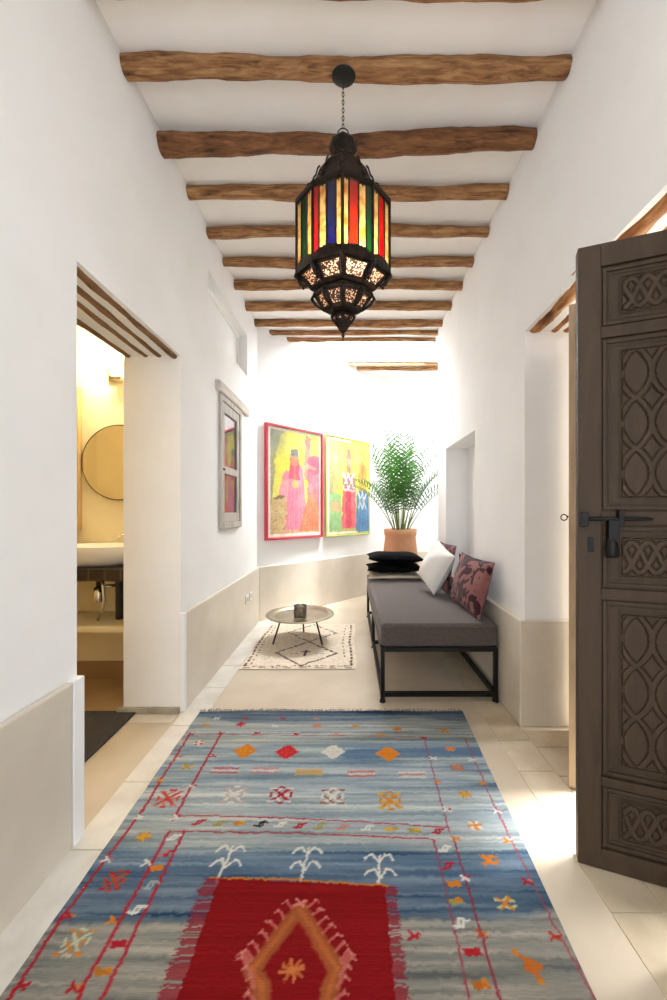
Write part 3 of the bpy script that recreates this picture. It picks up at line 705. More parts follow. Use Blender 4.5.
# ------------------------------------------------------------------ carved double door
def braid_h(W_, H_, nx, ny, strands):
    X, Y = np.meshgrid(np.linspace(0,W_,nx), np.linspace(0,H_,ny))
    best = np.full(X.shape, 9.0)
    for pts in strands:
        for (xa,ya),(xb,yb) in zip(pts, pts[1:]):
            dx = xb-xa; dy = yb-ya; L = dx*dx+dy*dy
            t = np.clip(((X-xa)*dx+(Y-ya)*dy)/L,0,1); best = np.minimum(best, np.hypot(X-xa-t*dx, Y-ya-t*dy))
    h = np.where(best < .0075, .006*(1-.25*(best/.0075)**2), np.where(best < .0115, .0, .0032))
    e = np.minimum(np.minimum(X, W_-X), np.minimum(Y, H_-Y))
    return np.where(e < .004, .0045, np.where(e < .007, 0, h))
def carve(u0, u1, w0, w1, tall):
    W_ = u1-u0; H_ = w1-w0; st = []
    if tall:
        nC = 3; cw = W_/nC; P_ = H_/1.5
        for c in range(nC):
            for sg in (-1,1):
                pts = []
                n = 80
                for i in range(n+1):
                    y = H_*i/n; ph = 2*PI*y/P_ + c*PI
                    s_ = math.sin(ph); s_ = math.copysign(abs(s_)**.75, s_)
                    pts.append((cw*(c+.5)+sg*cw*.50*s_, y))
                st.append(pts)
    else:
        P_ = W_/2
        for k in range(3):
            pts = []
            for i in range(70):
                x = W_*i/69; pts.append((x, H_/2 + H_*.36*math.sin(2*PI*x/P_+k*2*PI/3)))
            st.append(pts)
    nx = int(W_/.0028); ny = int(H_/.0028); h = braid_h(W_, H_, nx, ny, st)
    return nx, ny, h
def door_leaf(name, x0, y0, x1, y1, wid, T, M_door):
    ang = math.atan2(y1-y0, x1-x0)
    M = Matrix.Translation((x0,y0,0)) @ Matrix.Rotation(ang, 4, 'Z')
    e = bpy.data.objects.new(name, None); COL.objects.link(e); e.location = (x0,y0,0); e.rotation_euler = (0,0,ang); e['kind'] = 'structure'
    ROOT[e] = M
    HT = 2.092; zb = .006
    rails = [(zb,.074),(.284-.035+.035,.314),(.907-.0+.036,.907),]
    P = [(.074,.284),(.314,.907),(.943,1.155),(1.198,1.776),(1.813,2.016)]
    sw = .067
    mb = MB()
    mb.box(0, sw, 0, T, zb, HT).box(wid-sw, wid, 0, T, zb, HT)
    zz = zb
    for a, b in P: mb.box(sw, wid-sw, 0, T, zz, a); zz = b
    mb.box(sw, wid-sw, 0, T, zz, HT)
    build('door_frame', mb, M_door, e, world=False, bevel=.002)
    for a, b in P:
        t_ = (b-a) > .4
        pm = MB().box(sw, wid-sw, .013, T-.013, a, b)
        pan = build('door_panel', pm, M_door, e, world=False)
        bd = MB()
        for k, (ins, y_, w_) in enumerate(((.006,.006,.012),(.022,.010,.008))):
            q = (sw+ins, wid-sw-ins, a+ins, b-ins)
            for s_ in ((q[0],q[0]+w_,q[2],q[3]),(q[1]-w_,q[1],q[2],q[3]),(q[0]+w_,q[1]-w_,q[2],q[2]+w_),(q[0]+w_,q[1]-w_,q[3]-w_,q[3])):
                bd.box(s_[0],s_[1],y_,.014,s_[2],s_[3])
        build('moulding', bd, M_door, pan, world=False, bevel=.002)
        ins = .055; mz = .042 if t_ else .038
        u0, u1, w0, w1 = sw+ins, wid-sw-ins, a+mz, b-mz
        nx, ny, h = carve(u0, u1, w0, w1, t_)
        cm_ = MB().grid(nx, ny, lambda u, v: (u0+(u1-u0)*u, .0125-h[int(round(v*(ny-1))), int(round(u*(nx-1)))]*1.1, w0+(w1-w0)*v), False)
        build('carving', cm_, M_door, pan, world=False, label='interlaced strapwork carving')
    return e
d1 = door_leaf('door_1', .774, 1.290, 1.003, 1.203, .505, .042, M_door)
def iron(name, mb, par, **k): return build(name, mb, M_iron, par, world=False, bevel=.0015, **k)
bz = 1.174
bolt = iron('slide_bolt', MB().tube([(.004,-.018,bz),(.19,-.018,bz),(.204,-.018,bz-.001)], [.0065,.0065,.004], 10), d1)
iron('bolt_bracket', MB().box(.004,.026,-.026,.001,bz-.026,bz+.022), d1)
iron('bolt_bracket', MB().box(.110,.126,-.028,.001,bz-.022,bz+.028), d1)
iron('latch_plate', MB().prism([(.082,-.030),(.112,-.030),(.116,-.004),(.080,-.004)], 1.10, bz-.004).lathe([(.0,0),(.017,.003),(.021,.018),(.017,.05),(.014,.062)],14,(.093,-.018,1.045)), d1)
iron('keyhole_plate', MB().box(.029,.045,-.004,.001,1.062,1.112), d1)
for z in (.25, 1.85): iron('hinge', MB().tube([(.512,-.004,z-.05),(.512,-.004,z+.05)], .009, 10).box(.46,.512,-.003,.0,z-.03,z+.03), d1)
# far leaf, standing open edge-on to the viewer
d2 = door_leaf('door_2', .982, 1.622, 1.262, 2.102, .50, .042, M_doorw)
rg = MB().tube([(.02, .060+.012*math.cos(t), 1.172+.013*math.sin(t)) for t in np.linspace(0,2*PI,17)[:-1]], .0028, 6, closed=True)
rg.lathe([(0,0),(.004,.0),(.004,.006),(0,.008)],8,(.02,.046,1.172))
iron('pull_ring', rg, d2)
# timber lining of the doorway
fr = MB().box(1.262, 1.30, RY1-.045, RY1+.0, 0, RZ-.03).box(1.262,1.30,RY0,RY0+.045,0,RZ-.03).box(1.262,1.30,RY0+.045,RY1-.045,RZ-.075,RZ-.03)
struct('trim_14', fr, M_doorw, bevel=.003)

# ------------------------------------------------------------------ daybed and cushions
def rbox(mb, x0,x1,y0,y1,z0,z1): return mb.box(x0,x1,y0,y1,z0,z1)
M_fab = mat('grey_upholstery', rgb(84,73,68), .95, var=rgb(72,62,58), scale=60, bump=.25, bscale=420, sheen=.2)
bed = thing('daybed', 'long low daybed with black steel frame and grey mattress along the right wall', 'daybed', (.565,3.34,0))
bx0,bx1,by0,by1 = .205,.915,2.39,4.30; tk=.026; ft=.345
def sq(mb, a, b): return mb.bar(a, b, tk)
for (x,y) in [(bx0,by0),(bx1,by0),(bx0,3.335),(bx1,3.335),(bx0,by1),(bx1,by1)]:
    build('leg', MB().box(x-tk/2,x+tk/2,y-tk/2,y+tk/2,.012,ft).lathe([(.019,0),(.019,.012),(.012,.016)],12,(x,y,0)), M_ironf, bed, bevel=.002)
m_ = MB()
for z, nm in ((.05,'lower_rail'),(ft-tk/2,'upper_rail')):
    h = tk/2
    for y in (by0, 3.335, by1):
        if nm == 'upper_rail' and y == 3.335: continue
        build(nm, MB().box(bx0+h,bx1-h,y-h,y+h,z-h,z+h), M_ironf, bed)
    for x in (bx0, bx1):
        build(nm, MB().box(x-h,x+h,by0+h,3.335-h,z-h,z+h).box(x-h,x+h,3.335+h,by1-h,z-h,z+h), M_ironf, bed)
mt = build('mattress', MB().box(bx0-.012,bx1+.012,by0-.014,by1+.0,ft+.001,.494), M_fab, bed, bevel=.03)
mt.modifiers['bevel'].segments = 4
for p in mt.data.polygons: p.use_smooth = True
sm_ = MB()
xa,xb,ya,yb = bx0-.012,bx1+.012,by0-.014,by1
for z in (.366,.476): sm_.tube([(xa+.022,ya+.0,z),(xb-.022,ya+.0,z),(xb-.0,ya+.022,z),(xb,yb-.022,z),(xb-.022,yb,z),(xa+.022,yb,z),(xa,yb-.022,z),(xa,ya+.022,z)], .0035, 6, closed=True)
build('piping', sm_, M_fab, mt)

def cushion(name, label, c, e1, e2, w, h, t, m, group=None, pinch=.07, n=30, power=.5, piping=True):
    e1 = Vector(e1).normalized(); e2 = Vector(e2); e2 = (e2 - e1*e2.dot(e1)).normalized(); e3 = e1.cross(e2)
    M = Matrix((e1,e2,e3)).transposed().to_4x4(); M.translation = Vector(c)
    rr = random.Random(int(c[0]*1000+c[1]*77)); ph = [rr.uniform(0,6) for _ in range(4)]
    def pt(u, v, s):
        a = 2*u-1; b = 2*v-1
        x = w/2*a*(1-pinch*(1-b*b)*abs(a)); y = h/2*b*(1-pinch*(1-a*a)*abs(b))
        z = t/2*max(0,(1-a*a)*(1-b*b))**power
        z *= 1 + .06*math.sin(5*a+ph[0])*math.sin(4*b+ph[1])
        z += .004*math.sin(9*a*b+ph[2])*(1-a*a)
        return (x, y, s*z)
    mb = MB().grid(n, n, lambda u, v: pt(u, v, 1)); k = len(mb.v)
    mb2 = MB().grid(n, n, lambda u, v: pt(u, v, -1)); mb.v += mb2.v; mb.f += [tuple(i+k for i in f[::-1]) for f in mb2.f]; mb.sm += mb2.sm
    r = thing(name, label, 'cushion', M=M, group=group)
    build('cover', mb, m, r, world=False)
    if piping:
        L = [pt(i/12,0,0) for i in range(12)]+[pt(1,i/12,0) for i in range(12)]+[pt(1-i/12,1,0) for i in range(12)]+[pt(0,1-i/12,0) for i in range(12)]
        build('seam', MB().tube(L, .0035, 6, closed=True), m, r, world=False)
    return r
def velvet(name, c1, c2, sc, lo=.47, hi=.5):
    m, nt, p = new_mat(name)
    p.inputs['Roughness'].default_value = .8; p.inputs['Specular IOR Level'].default_value = .15; p.inputs['Sheen Weight'].default_value = .1
    tc = node(nt, 'ShaderNodeTexCoord'); nz = node(nt, 'ShaderNodeTexNoise', Scale=sc, Detail=2.0, Distortion=2.2)
    nt.links.new(tc.outputs['Object'], nz.inputs['Vector'])
    cr = node(nt, 'ShaderNodeValToRGB'); e = cr.color_ramp.elements
    e[0].position = lo; e[0].color = c1; e[1].position = hi; e[1].color = c2
    nt.links.new(nz.outputs['Fac'], cr.inputs['Fac']); nt.links.new(cr.outputs['Color'], p.inputs['Base Color'])
    return m
M_burg = velvet('burgundy_brocade', rgb(52,18,26), rgb(126,80,78), 5.5)
M_black = mat('black_velvet', rgb(9,9,10), .95, spec=.1)
M_cream = mat('cream_linen', rgb(214,202,182), .9, bump=.2, bscale=300)
M_wcush = mat('white_cotton', rgb(236,232,228), .9, bump=.2, bscale=260)
cushion('cushion', 'burgundy patterned cushion leaning on the wall at the near end of the daybed', (.862,2.735,.684), (.04,-1,0), (.26,0,.97), .62, .38, .13, M_burg, 'burgundy cushions on the daybed')
cushion('cushion', 'burgundy patterned cushion leaning on the wall behind the white cushion', (.866,3.60,.700), (.0,-1,.0), (.2,0,.98), .72, .41, .11, M_burg, 'burgundy cushions on the daybed')
cushion('cushion', 'black cushion almost hidden behind the burgundy cushion, only its tip showing', (.926,3.13,.672), (0.0,-1,0), (.05,0,.99), .22, .33, .035, M_black)
cushion('cushion', 'white cushion standing on its corner against burgundy cushions on the daybed', (.735,3.25,.728), (.05,-.25,-.09), (.12,-.05,.28), .34, .37, .19, M_wcush, power=.42)
cushion('cushion', 'thin cream cushion at the bottom of the stack on the far end of the daybed', (.465,4.03,.526), (1,0,0), (0,1,0), .56, .42, .052, M_cream, 'stack of flat cushions', power=.3)
cushion('cushion', 'black cushion in the middle of the stack on the far end of the daybed', (.465,4.04,.606), (1,0,.01), (0,1,0), .58, .44, .09, M_black, 'stack of flat cushions', power=.35)
cushion('cushion', 'black plump cushion on top of the stack on the daybed, before the palm pot', (.47,4.04,.712), (1,0,-.02), (0,1,0), .57, .44, .115, M_black, 'stack of flat cushions', power=.4)

# ------------------------------------------------------------------ tray table and tumbler
M_tray = mat('tarnished_silver', rgb(176,170,152), .30, metal=.85, var=rgb(150,142,120), scale=5)
tt = thing('tray_table', 'low round table with silver tray on thin dark legs, on small rug', 'table', (-.46,3.51,0))
tz = .243
tray = build('tray', MB().lathe([(.0,.010),(.235,.010),(.250,.013),(.262,.026),(.296,.031),(.310,.028),(.312,.024),(.296,.025),(.264,.019),(.250,.005),(.235,.003),(0,.003)], 64, (-.46,3.51,tz-.018)), M_tray, tt)
build('tray_rim', MB().tube([(-.46+.310*math.cos(t),3.51+.310*math.sin(t),tz+.009) for t in np.linspace(0,2*PI,65)[:-1]], .0045, 8, closed=True), M_tray, tray)
M_leg = mat('dark_stained_wood', rgb(64,44,36), .45, var=rgb(44,30,26), scale=12)
for (fx,fy) in ((-.687,3.385),(-.246,3.375),(-.455,3.735)):
    d = Vector((fx+.46,fy-3.51,0)); top = Vector((-.46,3.51,0))+d*.72
    build('leg', MB().tube([(fx,fy,.012),(top.x,top.y,tz-.018)], [.0085,.0075], 10), M_leg, tt)
build('leg_ring', MB().tube([(-.46+.172*math.cos(t),3.51+.172*math.sin(t),tz-.026) for t in np.linspace(0,2*PI,33)[:-1]], .006, 8, closed=True), M_leg, tt)
m, nt, p = new_mat('smoked_glass'); M_smoke = m
p.inputs['Base Color'].default_value = rgb(176,164,146); p.inputs['Transmission Weight'].default_value = .85; p.inputs['Roughness'].default_value = .06; p.inputs['IOR'].default_value = 1.3
build('glass_tumbler', MB().lathe([(0,.002),(.052,.0),(.056,.004),(.059,.115),(.056,.115),(.053,.012),(0,.010)], 32, (-.448,3.42,tz-.006)), M_smoke, label='smoky brown glass tumbler standing on the silver tray', category='glass')

# ------------------------------------------------------------------ potted palm
M_terra = mat('terracotta', rgb(190,134,98), .85, var=rgb(204,152,116), scale=5, bump=.15, bscale=14)
m, nt, p = new_mat('palm_leaf'); M_leaf = m
tc = node(nt,'ShaderNodeTexCoord'); nz = node(nt,'ShaderNodeTexNoise',Scale=5.0); nt.links.new(tc.outputs['Object'], nz.inputs['Vector'])
cr = node(nt,'ShaderNodeValToRGB'); cr.color_ramp.elements[0].position=.35; cr.color_ramp.elements[0].color=rgb(14,40,18); cr.color_ramp.elements[1].position=.65; cr.color_ramp.elements[1].color=rgb(50,92,34)
nt.links.new(nz.outputs['Fac'], cr.inputs['Fac']); nt.links.new(cr.outputs['Color'], p.inputs['Base Color']); p.inputs['Roughness'].default_value=.4
tl = node(nt,'ShaderNodeBsdfTranslucent'); tl.inputs['Color'].default_value = rgb(80,140,44); mx = node(nt,'ShaderNodeMixShader'); mx.inputs[0].default_value=.22
nt.links.new(p.outputs[0], mx.inputs[1]); nt.links.new(tl.outputs[0], mx.inputs[2]); nt.links.new(mx.outputs[0], nt.nodes['Material Output'].inputs['Surface'])
M_stem = mat('palm_stem', rgb(120,130,62), .5, var=rgb(84,104,44), scale=14)
px_, py_ = .63, 4.76
palm = thing('potted_palm', 'bushy green palm in a tall terracotta pot in the far corner', 'potted plant', (px_,py_,0))
pt_ = .975
build('pot', MB().lathe([(0,.0),(.135,.0),(.145,.01),(.19,.25),(.215,.50),(.213,.68),(.196,.82),(.190,.88),(.200,.905),(.206,pt_),(.188,pt_),(.182,.90),(.178,.86),(0,.86)], 48, (px_,py_,0)), M_terra, palm)
build('soil', MB().lathe([(0,.895),(.10,.892),(.181,.885)], 24, (px_,py_,0)), mat('soil', rgb(62,44,32), .95, var=rgb(40,30,22), scale=30, bump=.4), palm)
rr = random.Random(12); stems = MB()
fr_specs = []
for i in range(30):
    az = i*2.399+rr.uniform(-.3,.3); 
    tilt = .10+.78*((i%9)/8.0)**.8 + rr.uniform(-.05,.05); Lf = rr.uniform(.88,1.24)*(1-.22*(tilt>.5))
    fr_specs.append((az, tilt, Lf))
for (az, tilt, Lf) in fr_specs:
    bx = .055*math.cos(az)*rr.uniform(.4,1.3); by = .055*math.sin(az)*rr.uniform(.4,1.3)
    p_ = Vector((px_+bx, py_+by, .89)); n = 26; pts = [p_.copy()]; th = tilt*.55
    wallx = 1.62
    for k in range(n):
        t = k/n; th += (tilt*1.9+.25)*(t**1.3)/n*1.25
        step = Lf*1.12/n
        p_ = p_ + Vector((math.cos(az)*math.sin(th), math.sin(az)*math.sin(th), math.cos(th)))*step; pts.append(p_.copy())
    fm = MB()
    st0 = int(n*.42)
    stems.tube(pts[:st0+1], [.0075-.003*q/st0 for q in range(st0+1)], 7)
    fm.tube(pts[st0:], [.0055-.0034*q/(n-st0) for q in range(n-st0+1)], 5)
    side0 = Vector((-math.sin(az), math.cos(az), 0)); tw = rr.uniform(-.5,.5)
    nl = 14
    for j in range(nl):
        t = (j+.5)/nl; fi_ = st0+(n-st0)*t*.98; a_ = int(fi_); f_ = fi_-a_
        b0 = pts[a_]*(1-f_)+pts[min(n,a_+1)]*f_; d = (pts[min(n,a_+1)]-pts[a_]).normalized()
        up = side0.cross(d).normalized()
        if up.z < 0: up = -up
        LL = .25*math.sin(PI*(.12+.80*t))**.7*rr.uniform(.85,1.1)*(Lf)
        for sg in (-1,1):
            sd = (side0*sg*math.cos(tw*sg)+up*.35).normalized(); dr_ = (d*(.35+.6*t)+sd).normalized()
            wv = d.cross(dr_).cross(dr_).normalized()
            q0 = b0; q1 = b0+dr_*LL*.4; q2 = b0+dr_*LL*.75-Vector((0,0,LL*.10)); q3 = b0+dr_*LL*.96-Vector((0,0,LL*.32))
            wd = .0095
            vs = [q0+wv*wd*.4, q0-wv*wd*.4, q1+wv*wd, q1-wv*wd, q2+wv*wd*.75, q2-wv*wd*.75, q3]
            fm.add(vs, [(0,1,3,2),(2,3,5,4),(4,5,6)], True)
    # keep foliage out of the walls
    nv = []
    for v in fm.v:
        x, y, z = v
        rel = (Vector((x,y))-A); off = rel.dot(nn)
        if off > -.07: x -= nn.x*(off+.07); y -= nn.y*(off+.07)
        y = min(y, 5.66); nv.append((x,y,z))
    fm.v = nv
    build('frond', fm, M_leaf, palm)
build('stem', stems, M_stem, palm)

# ------------------------------------------------------------------ lantern
LXc, LYc = -.031, 1.70; RO = .208; SYL = .72
def oct_(k, r, z): 
    t = -PI/2 + k*PI/4; r = r*(.87 if k % 2 else 1.0); return Vector((LXc+r*math.cos(t), LYc+r*math.sin(t)*SYL, z))
lan = thing('lantern', 'large black pierced metal lantern with coloured glass hanging from ceiling beam on a chain', 'lantern', (LXc,LYc,1.955))
def glassm(name, col, bright=.55, dark=None):
    m = bpy.data.materials.new(name); m.use_nodes = True; nt = m.node_tree; nt.nodes.clear()
    out = node(nt,'ShaderNodeOutputMaterial'); tr = node(nt,'ShaderNodeBsdfTransparent'); tl = node(nt,'ShaderNodeBsdfTranslucent'); gl = node(nt,'ShaderNodeBsdfGlossy'); gl.inputs['Roughness'].default_value=.08
    tr.inputs['Color'].default_value = col; tl.inputs['Color'].default_value = col
    if dark:
        tc = node(nt,'ShaderNodeTexCoord'); nz = node(nt,'ShaderNodeTexNoise',Scale=28.0,Detail=3.0); nt.links.new(tc.outputs['Object'],nz.inputs['Vector'])
        cr = node(nt,'ShaderNodeValToRGB'); cr.color_ramp.elements[0].position=.35; cr.color_ramp.elements[0].color=dark; cr.color_ramp.elements[1].position=.6; cr.color_ramp.elements[1].color=col
        nt.links.new(nz.outputs['Fac'],cr.inputs['Fac']); nt.links.new(cr.outputs[0],tr.inputs['Color']); nt.links.new(cr.outputs[0],tl.inputs['Color'])
    m1 = node(nt,'ShaderNodeMixShader'); m1.inputs[0].default_value = bright; m2 = node(nt,'ShaderNodeMixShader'); m2.inputs[0].default_value=.06
    nt.links.new(tr.outputs[0],m1.inputs[1]); nt.links.new(tl.outputs[0],m1.inputs[2]); nt.links.new(m1.outputs[0],m2.inputs[1]); nt.links.new(gl.outputs[0],m2.inputs[2]); nt.links.new(m2.outputs[0],out.inputs[0])
    return m
G = {'cream':glassm('amber_cream_glass', rgb(250,236,196), .6, rgb(214,172,104)), 'blue':glassm('blue_glass', rgb(18,14,130)), 'pink':glassm('pink_red_glass', rgb(206,24,66)),
     'red':glassm('red_glass', rgb(214,14,24)), 'green':glassm('green_glass', rgb(26,112,44)), 'orange':glassm('orange_glass', rgb(206,92,16))}
# pierced plate: metal lace over frosted glass
m = bpy.data.materials.new('pierced_plate'); m.use_nodes = True; nt = m.node_tree; p = nt.nodes['Principled BSDF']; M_pierced = m
p.inputs['Base Color'].default_value = rgb(58,42,34); p.inputs['Metallic'].default_value=.6; p.inputs['Roughness'].default_value=.45
tc = node(nt,'ShaderNodeTexCoord'); vo = node(nt,'ShaderNodeTexVoronoi',Scale=130.0); vo.feature = 'F1'; nt.links.new(tc.outputs['Object'],vo.inputs['Vector'])
cr = node(nt,'ShaderNodeValToRGB'); cr.color_ramp.interpolation='CONSTANT'; cr.color_ramp.elements[0].position=0; cr.color_ramp.elements[0].color=(1,1,1,1); cr.color_ramp.elements[1].position=.42; cr.color_ramp.elements[1].color=(0,0,0,1)
nt.links.new(vo.outputs['Distance'],cr.inputs['Fac'])
tl = node(nt,'ShaderNodeBsdfTranslucent'); tl.inputs['Color'].default_value = rgb(240,190,168); df = node(nt,'ShaderNodeBsdfDiffuse'); df.inputs['Color'].default_value = rgb(200,160,142)
ad = node(nt,'ShaderNodeMixShader'); ad.inputs[0].default_value=.45; nt.links.new(tl.outputs[0],ad.inputs[1]); nt.links.new(df.outputs[0],ad.inputs[2])
mx = node(nt,'ShaderNodeMixShader'); nt.links.new(cr.outputs[0],mx.inputs[0]); nt.links.new(p.outputs[0],mx.inputs[1]); nt.links.new(ad.outputs[0],mx.inputs[2]); nt.links.new(mx.outputs[0],nt.nodes['Material Output'].inputs['Surface'])

build('ceiling_rose', MB().lathe([(0,-.008),(.02,-.008),(.042,-.007),(.051,-.002),(.053,.003),(.050,.010),(0,.010)], 28, (LXc+.003,LYc-.01,3.130), sy=.84), M_iron, lan)
chain = MB(); z = 3.127; k = 0
while z > 2.925:
    pts = []
    for t in np.linspace(0,2*PI,13)[:-1]:
        a = .0045*math.cos(t); b = .0115*math.sin(t)
        pts.append((LXc+(a if k%2 else 0), LYc+(0 if k%2 else a), z-.0105+b))
    chain.tube(pts, .0016, 6, closed=True); z -= .0178; k += 1
build('chain', chain, M_iron, lan)
build('hanging_ring', MB().tube([(LXc+.024*math.cos(t),LYc,2.886+.026*math.sin(t)) for t in np.linspace(0,2*PI,21)[:-1]], .0026, 6, closed=True), M_iron, lan)
build('neck', MB().lathe([(0,2.862),(.020,2.862),(.032,2.856),(.054,2.846),(.064,2.830),(.061,2.812),(.050,2.790),(.047,2.776),(.058,2.765),(.060,2.758),(.045,2.752),(.0,2.752)], 8, (LXc,LYc,0), False, -PI/2).lathe([(.034,2.858),(.040,2.852),(.034,2.846)],16,(LXc,LYc,0)), M_brass, lan)
crown = MB()
def ring(mb, lv):
    vs = [oct_(k, r, z) for (r, z) in lv for k in range(8)]
    fs = [(i*8+k, i*8+(k+1)%8, (i+1)*8+(k+1)%8, (i+1)*8+k) for i in range(len(lv)-1) for k in range(8)]
    mb.add(vs, fs)
ring(crown, [(.050,2.772),(.086,2.752),(.104,2.735),(.122,2.690),(.148,2.640),(.160,2.612),(.212,2.598),(.214,2.586),(.205,2.584),(.15,2.600),(.135,2.64),(.11,2.69),(.09,2.735),(.05,2.755)])
for k in range(8):      # openwork scallops along each shoulder edge
    a = oct_(k,.160,2.616); b = oct_(k,.104,2.742)
    crown.tube([a*(1-t)+b*t+Vector((0,0,.010*math.sin(t*PI*3)**2+.003)) for t in np.linspace(0,1,13)], .004, 5)
    for t in (.2,):
        c_ = a*(1-t)+b*t; crown.tube([c_+Vector((.012*math.cos(q),0,.014+.012*math.sin(q))) for q in np.linspace(0,2*PI,11)[:-1]], .0025, 5, closed=True)
build('crown', crown, M_brass, lan)
ZT, ZB = 2.572, 2.266
fra = MB()
ring(fra, [(RO,2.588),(RO+.006,2.584),(RO+.006,2.574),(RO-.004,2.572)]); ring(fra, [(RO-.004,ZB+.004),(RO+.006,ZB),(RO+.006,ZB-.012),(RO-.006,ZB-.014),(RO-.006,ZB)])
for k in range(8): fra.tube([oct_(k,RO+.001,ZT+.006), oct_(k,RO+.001,ZB-.01)], .0052, 6)
build('body_frame', fra, M_brass, lan)
FR = {}   # face k spans vertices k..k+1 ; t measured from the first vertex
A4 = [(.045,.185),(.225,.50),(.545,.755),(.795,.955)]
S3 = [(.06,.30),(.36,.66),(.72,.94)]
FR[0] = list(zip(A4, ['cream','orange','cream','green'])); FR[7] = [((1-b,1-a),c) for (a,b),c in zip(A4, ['cream','blue','cream','pink'])]
FR[1] = list(zip(S3, ['cream','red','cream'])); FR[6] = [((1-b,1-a),c) for (a,b),c in zip(S3, ['cream','green','cream'])]
FR[2] = list(zip(S3, ['cream','green','cream'])); FR[5] = [((1-b,1-a),c) for (a,b),c in zip(S3, ['cream','orange','cream'])]
FR[3] = list(zip(A4, ['pink','cream','blue','cream'])); FR[4] = list(zip(A4, ['cream','red','cream','green']))
mul = MB()
for k in range(8):
    a = oct_(k,RO-.002,0); b = oct_((k+1)%8,RO-.002,0); d = (b-a); L = d.length; d.normalize(); n_ = Vector((d.y,-d.x,0))
    for ((t0,t1),c) in FR[k]:
        M = Matrix((d, n_, Vector((0,0,1)))).transposed().to_4x4(); M.translation = a
        cut = .006 if c != 'cream' else .0
        gm = MB().box(L*t0, L*t1, -.001, .001, ZB+.002, ZT-cut, M)
        g_ = build('glass_strip', gm, G[c], lan, label={'cream':'amber cream glass','blue':'deep blue glass','pink':'pinkish red glass','red':'red glass','green':'green glass','orange':'orange glass'}[c])
        if c == 'cream':     # small pressed metal end pieces
            for z0_, sg in ((ZT,-1),(ZB,1)):
                e_ = MB()
                m0 = L*(t0+t1)/2; hw = L*(t1-t0)/2
                vs = [(m0-hw,.003,z0_),(m0+hw,.003,z0_),(m0+hw,.003,z0_+sg*.012),(m0+hw*.4,.003,z0_+sg*.008),(m0,.003,z0_+sg*.020),(m0-hw*.4,.003,z0_+sg*.008),(m0-hw,.003,z0_+sg*.012)]
                e_.add([M@Vector(v) for v in vs]+[M@(Vector(v)-Vector((0,.0012,0))) for v in vs], [tuple(range(7)),tuple(range(13,6,-1))]+[(i,(i+1)%7,7+(i+1)%7,7+i) for i in range(7)])
                build('strip_end', e_, M_brass, g_)
    ts = [0]+[x for (q,_) in sorted(FR[k]) for x in q]+[1]
    for i in range(0,len(ts),2):
        t0, t1 = ts[i], ts[i+1]
        M = Matrix((d, n_, Vector((0,0,1)))).transposed().to_4x4(); M.translation = a
        if t1 > t0: mul.box(L*t0, L*t1, -.003, .0035, ZB-.005, ZT+.006, M)
    # scalloped apron under each face
    ap = MB(); nseg = 9
    up_ = [(L*t, .006, ZB+.018+.020*math.sin(PI*t)+.004*abs(math.sin(nseg*PI*t))) for t in np.linspace(0,1,37)]
    dn_ = [(L*t, .006, ZB-.012) for t in np.linspace(0,1,37)]
    vs = [M@Vector(v) for v in up_+dn_]; ap.add(vs, [(i,i+37,i+38,i+1) for i in range(36)])
    o = build('scalloped_apron', ap, M_brass, lan); sd_ = o.modifiers.new('solid','SOLIDIFY'); sd_.thickness = .0015
build('mullions', mul, M_brass, lan)
prof = [(.207,2.296),(.152,2.200)]
def cup(r0,z0,r1,z1,ins,th=.004,name='cup_frame'):
    """eight framed slanted panels between two levels, each with a pierced plate"""
    fm = MB()
    for k in range(8):
        a,b,c,d = oct_(k,r0,z0),oct_((k+1)%8,r0,z0),oct_((k+1)%8,r1,z1),oct_(k,r1,z1)
        P4 = lambda u,v: (a*(1-u)+b*u)*(1-v)+(d*(1-u)+c*u)*v
        o_ = [P4(0,0),P4(1,0),P4(1,1),P4(0,1)]; i_ = [P4(ins,ins*1.1),P4(1-ins,ins*1.1),P4(1-ins*1.15,1-ins),P4(ins*1.15,1-ins)]
        fm.add(o_+i_, [(0,1,5,4),(1,2,6,5),(2,3,7,6),(3,0,4,7)])
        fm.tube([a,d], .0048, 6)
        ctr = Vector((LXc,LYc,(z0+z1)/2)); sh = [(p+(ctr-p)*.03) for p in [P4(ins*.8,ins*.8),P4(1-ins*.8,ins*.8),P4(1-ins*.8,1-ins*.8),P4(ins*.8,1-ins*.8)]]
        build('pierced_panel', MB().add(sh, [(0,1,2,3)]), M_pierced, lan)
    o = build(name, fm, M_brass, lan); s_ = o.modifiers.new('solid','SOLIDIFY'); s_.thickness = th; s_.offset = 0
cup(.200,2.256,.142,2.194,.13)
cup(.130,2.166,.082,2.094,.17)
cup(.052,2.070,.040,2.044,.2,.003)
low = MB()
ring(low, [(.205,2.266),(.210,2.260),(.205,2.252),(.194,2.254)])
ring(low, [(.146,2.200),(.152,2.192),(.140,2.184),(.128,2.180),(.136,2.172),(.134,2.162),(.124,2.164)])
ring(low, [(.086,2.100),(.084,2.090),(.066,2.082),(.052,2.078),(.056,2.070),(.050,2.066)])
ring(low, [(.042,2.046),(.038,2.038),(.024,2.018),(.012,2.000),(.006,1.994)])
build('lower_rings', low, M_brass, lan)
for k in range(8):      # curled pendants at the shoulder corners
    a = oct_(k,.208,2.262); b = oct_(k,.198,2.235); c_ = oct_(k,.168,2.205); d_ = oct_(k,.150,2.222)
    pm = MB().tube([a, oct_(k,.212,2.250), b, oct_(k,.186,2.212), c_, d_], [.008,.010,.011,.010,.008,.004], 7)
    pm.lathe([(0,-.012),(.007,-.006),(.008,.004),(0,.01)],8,tuple(oct_(k,.178,2.200)))
    pm.tube([oct_(k,.132,2.162), oct_(k,.140,2.146), oct_(k,.122,2.120), oct_(k,.084,2.094)], [.006,.008,.007,.004], 6)
    build('pendant', pm, M_brass, lan)
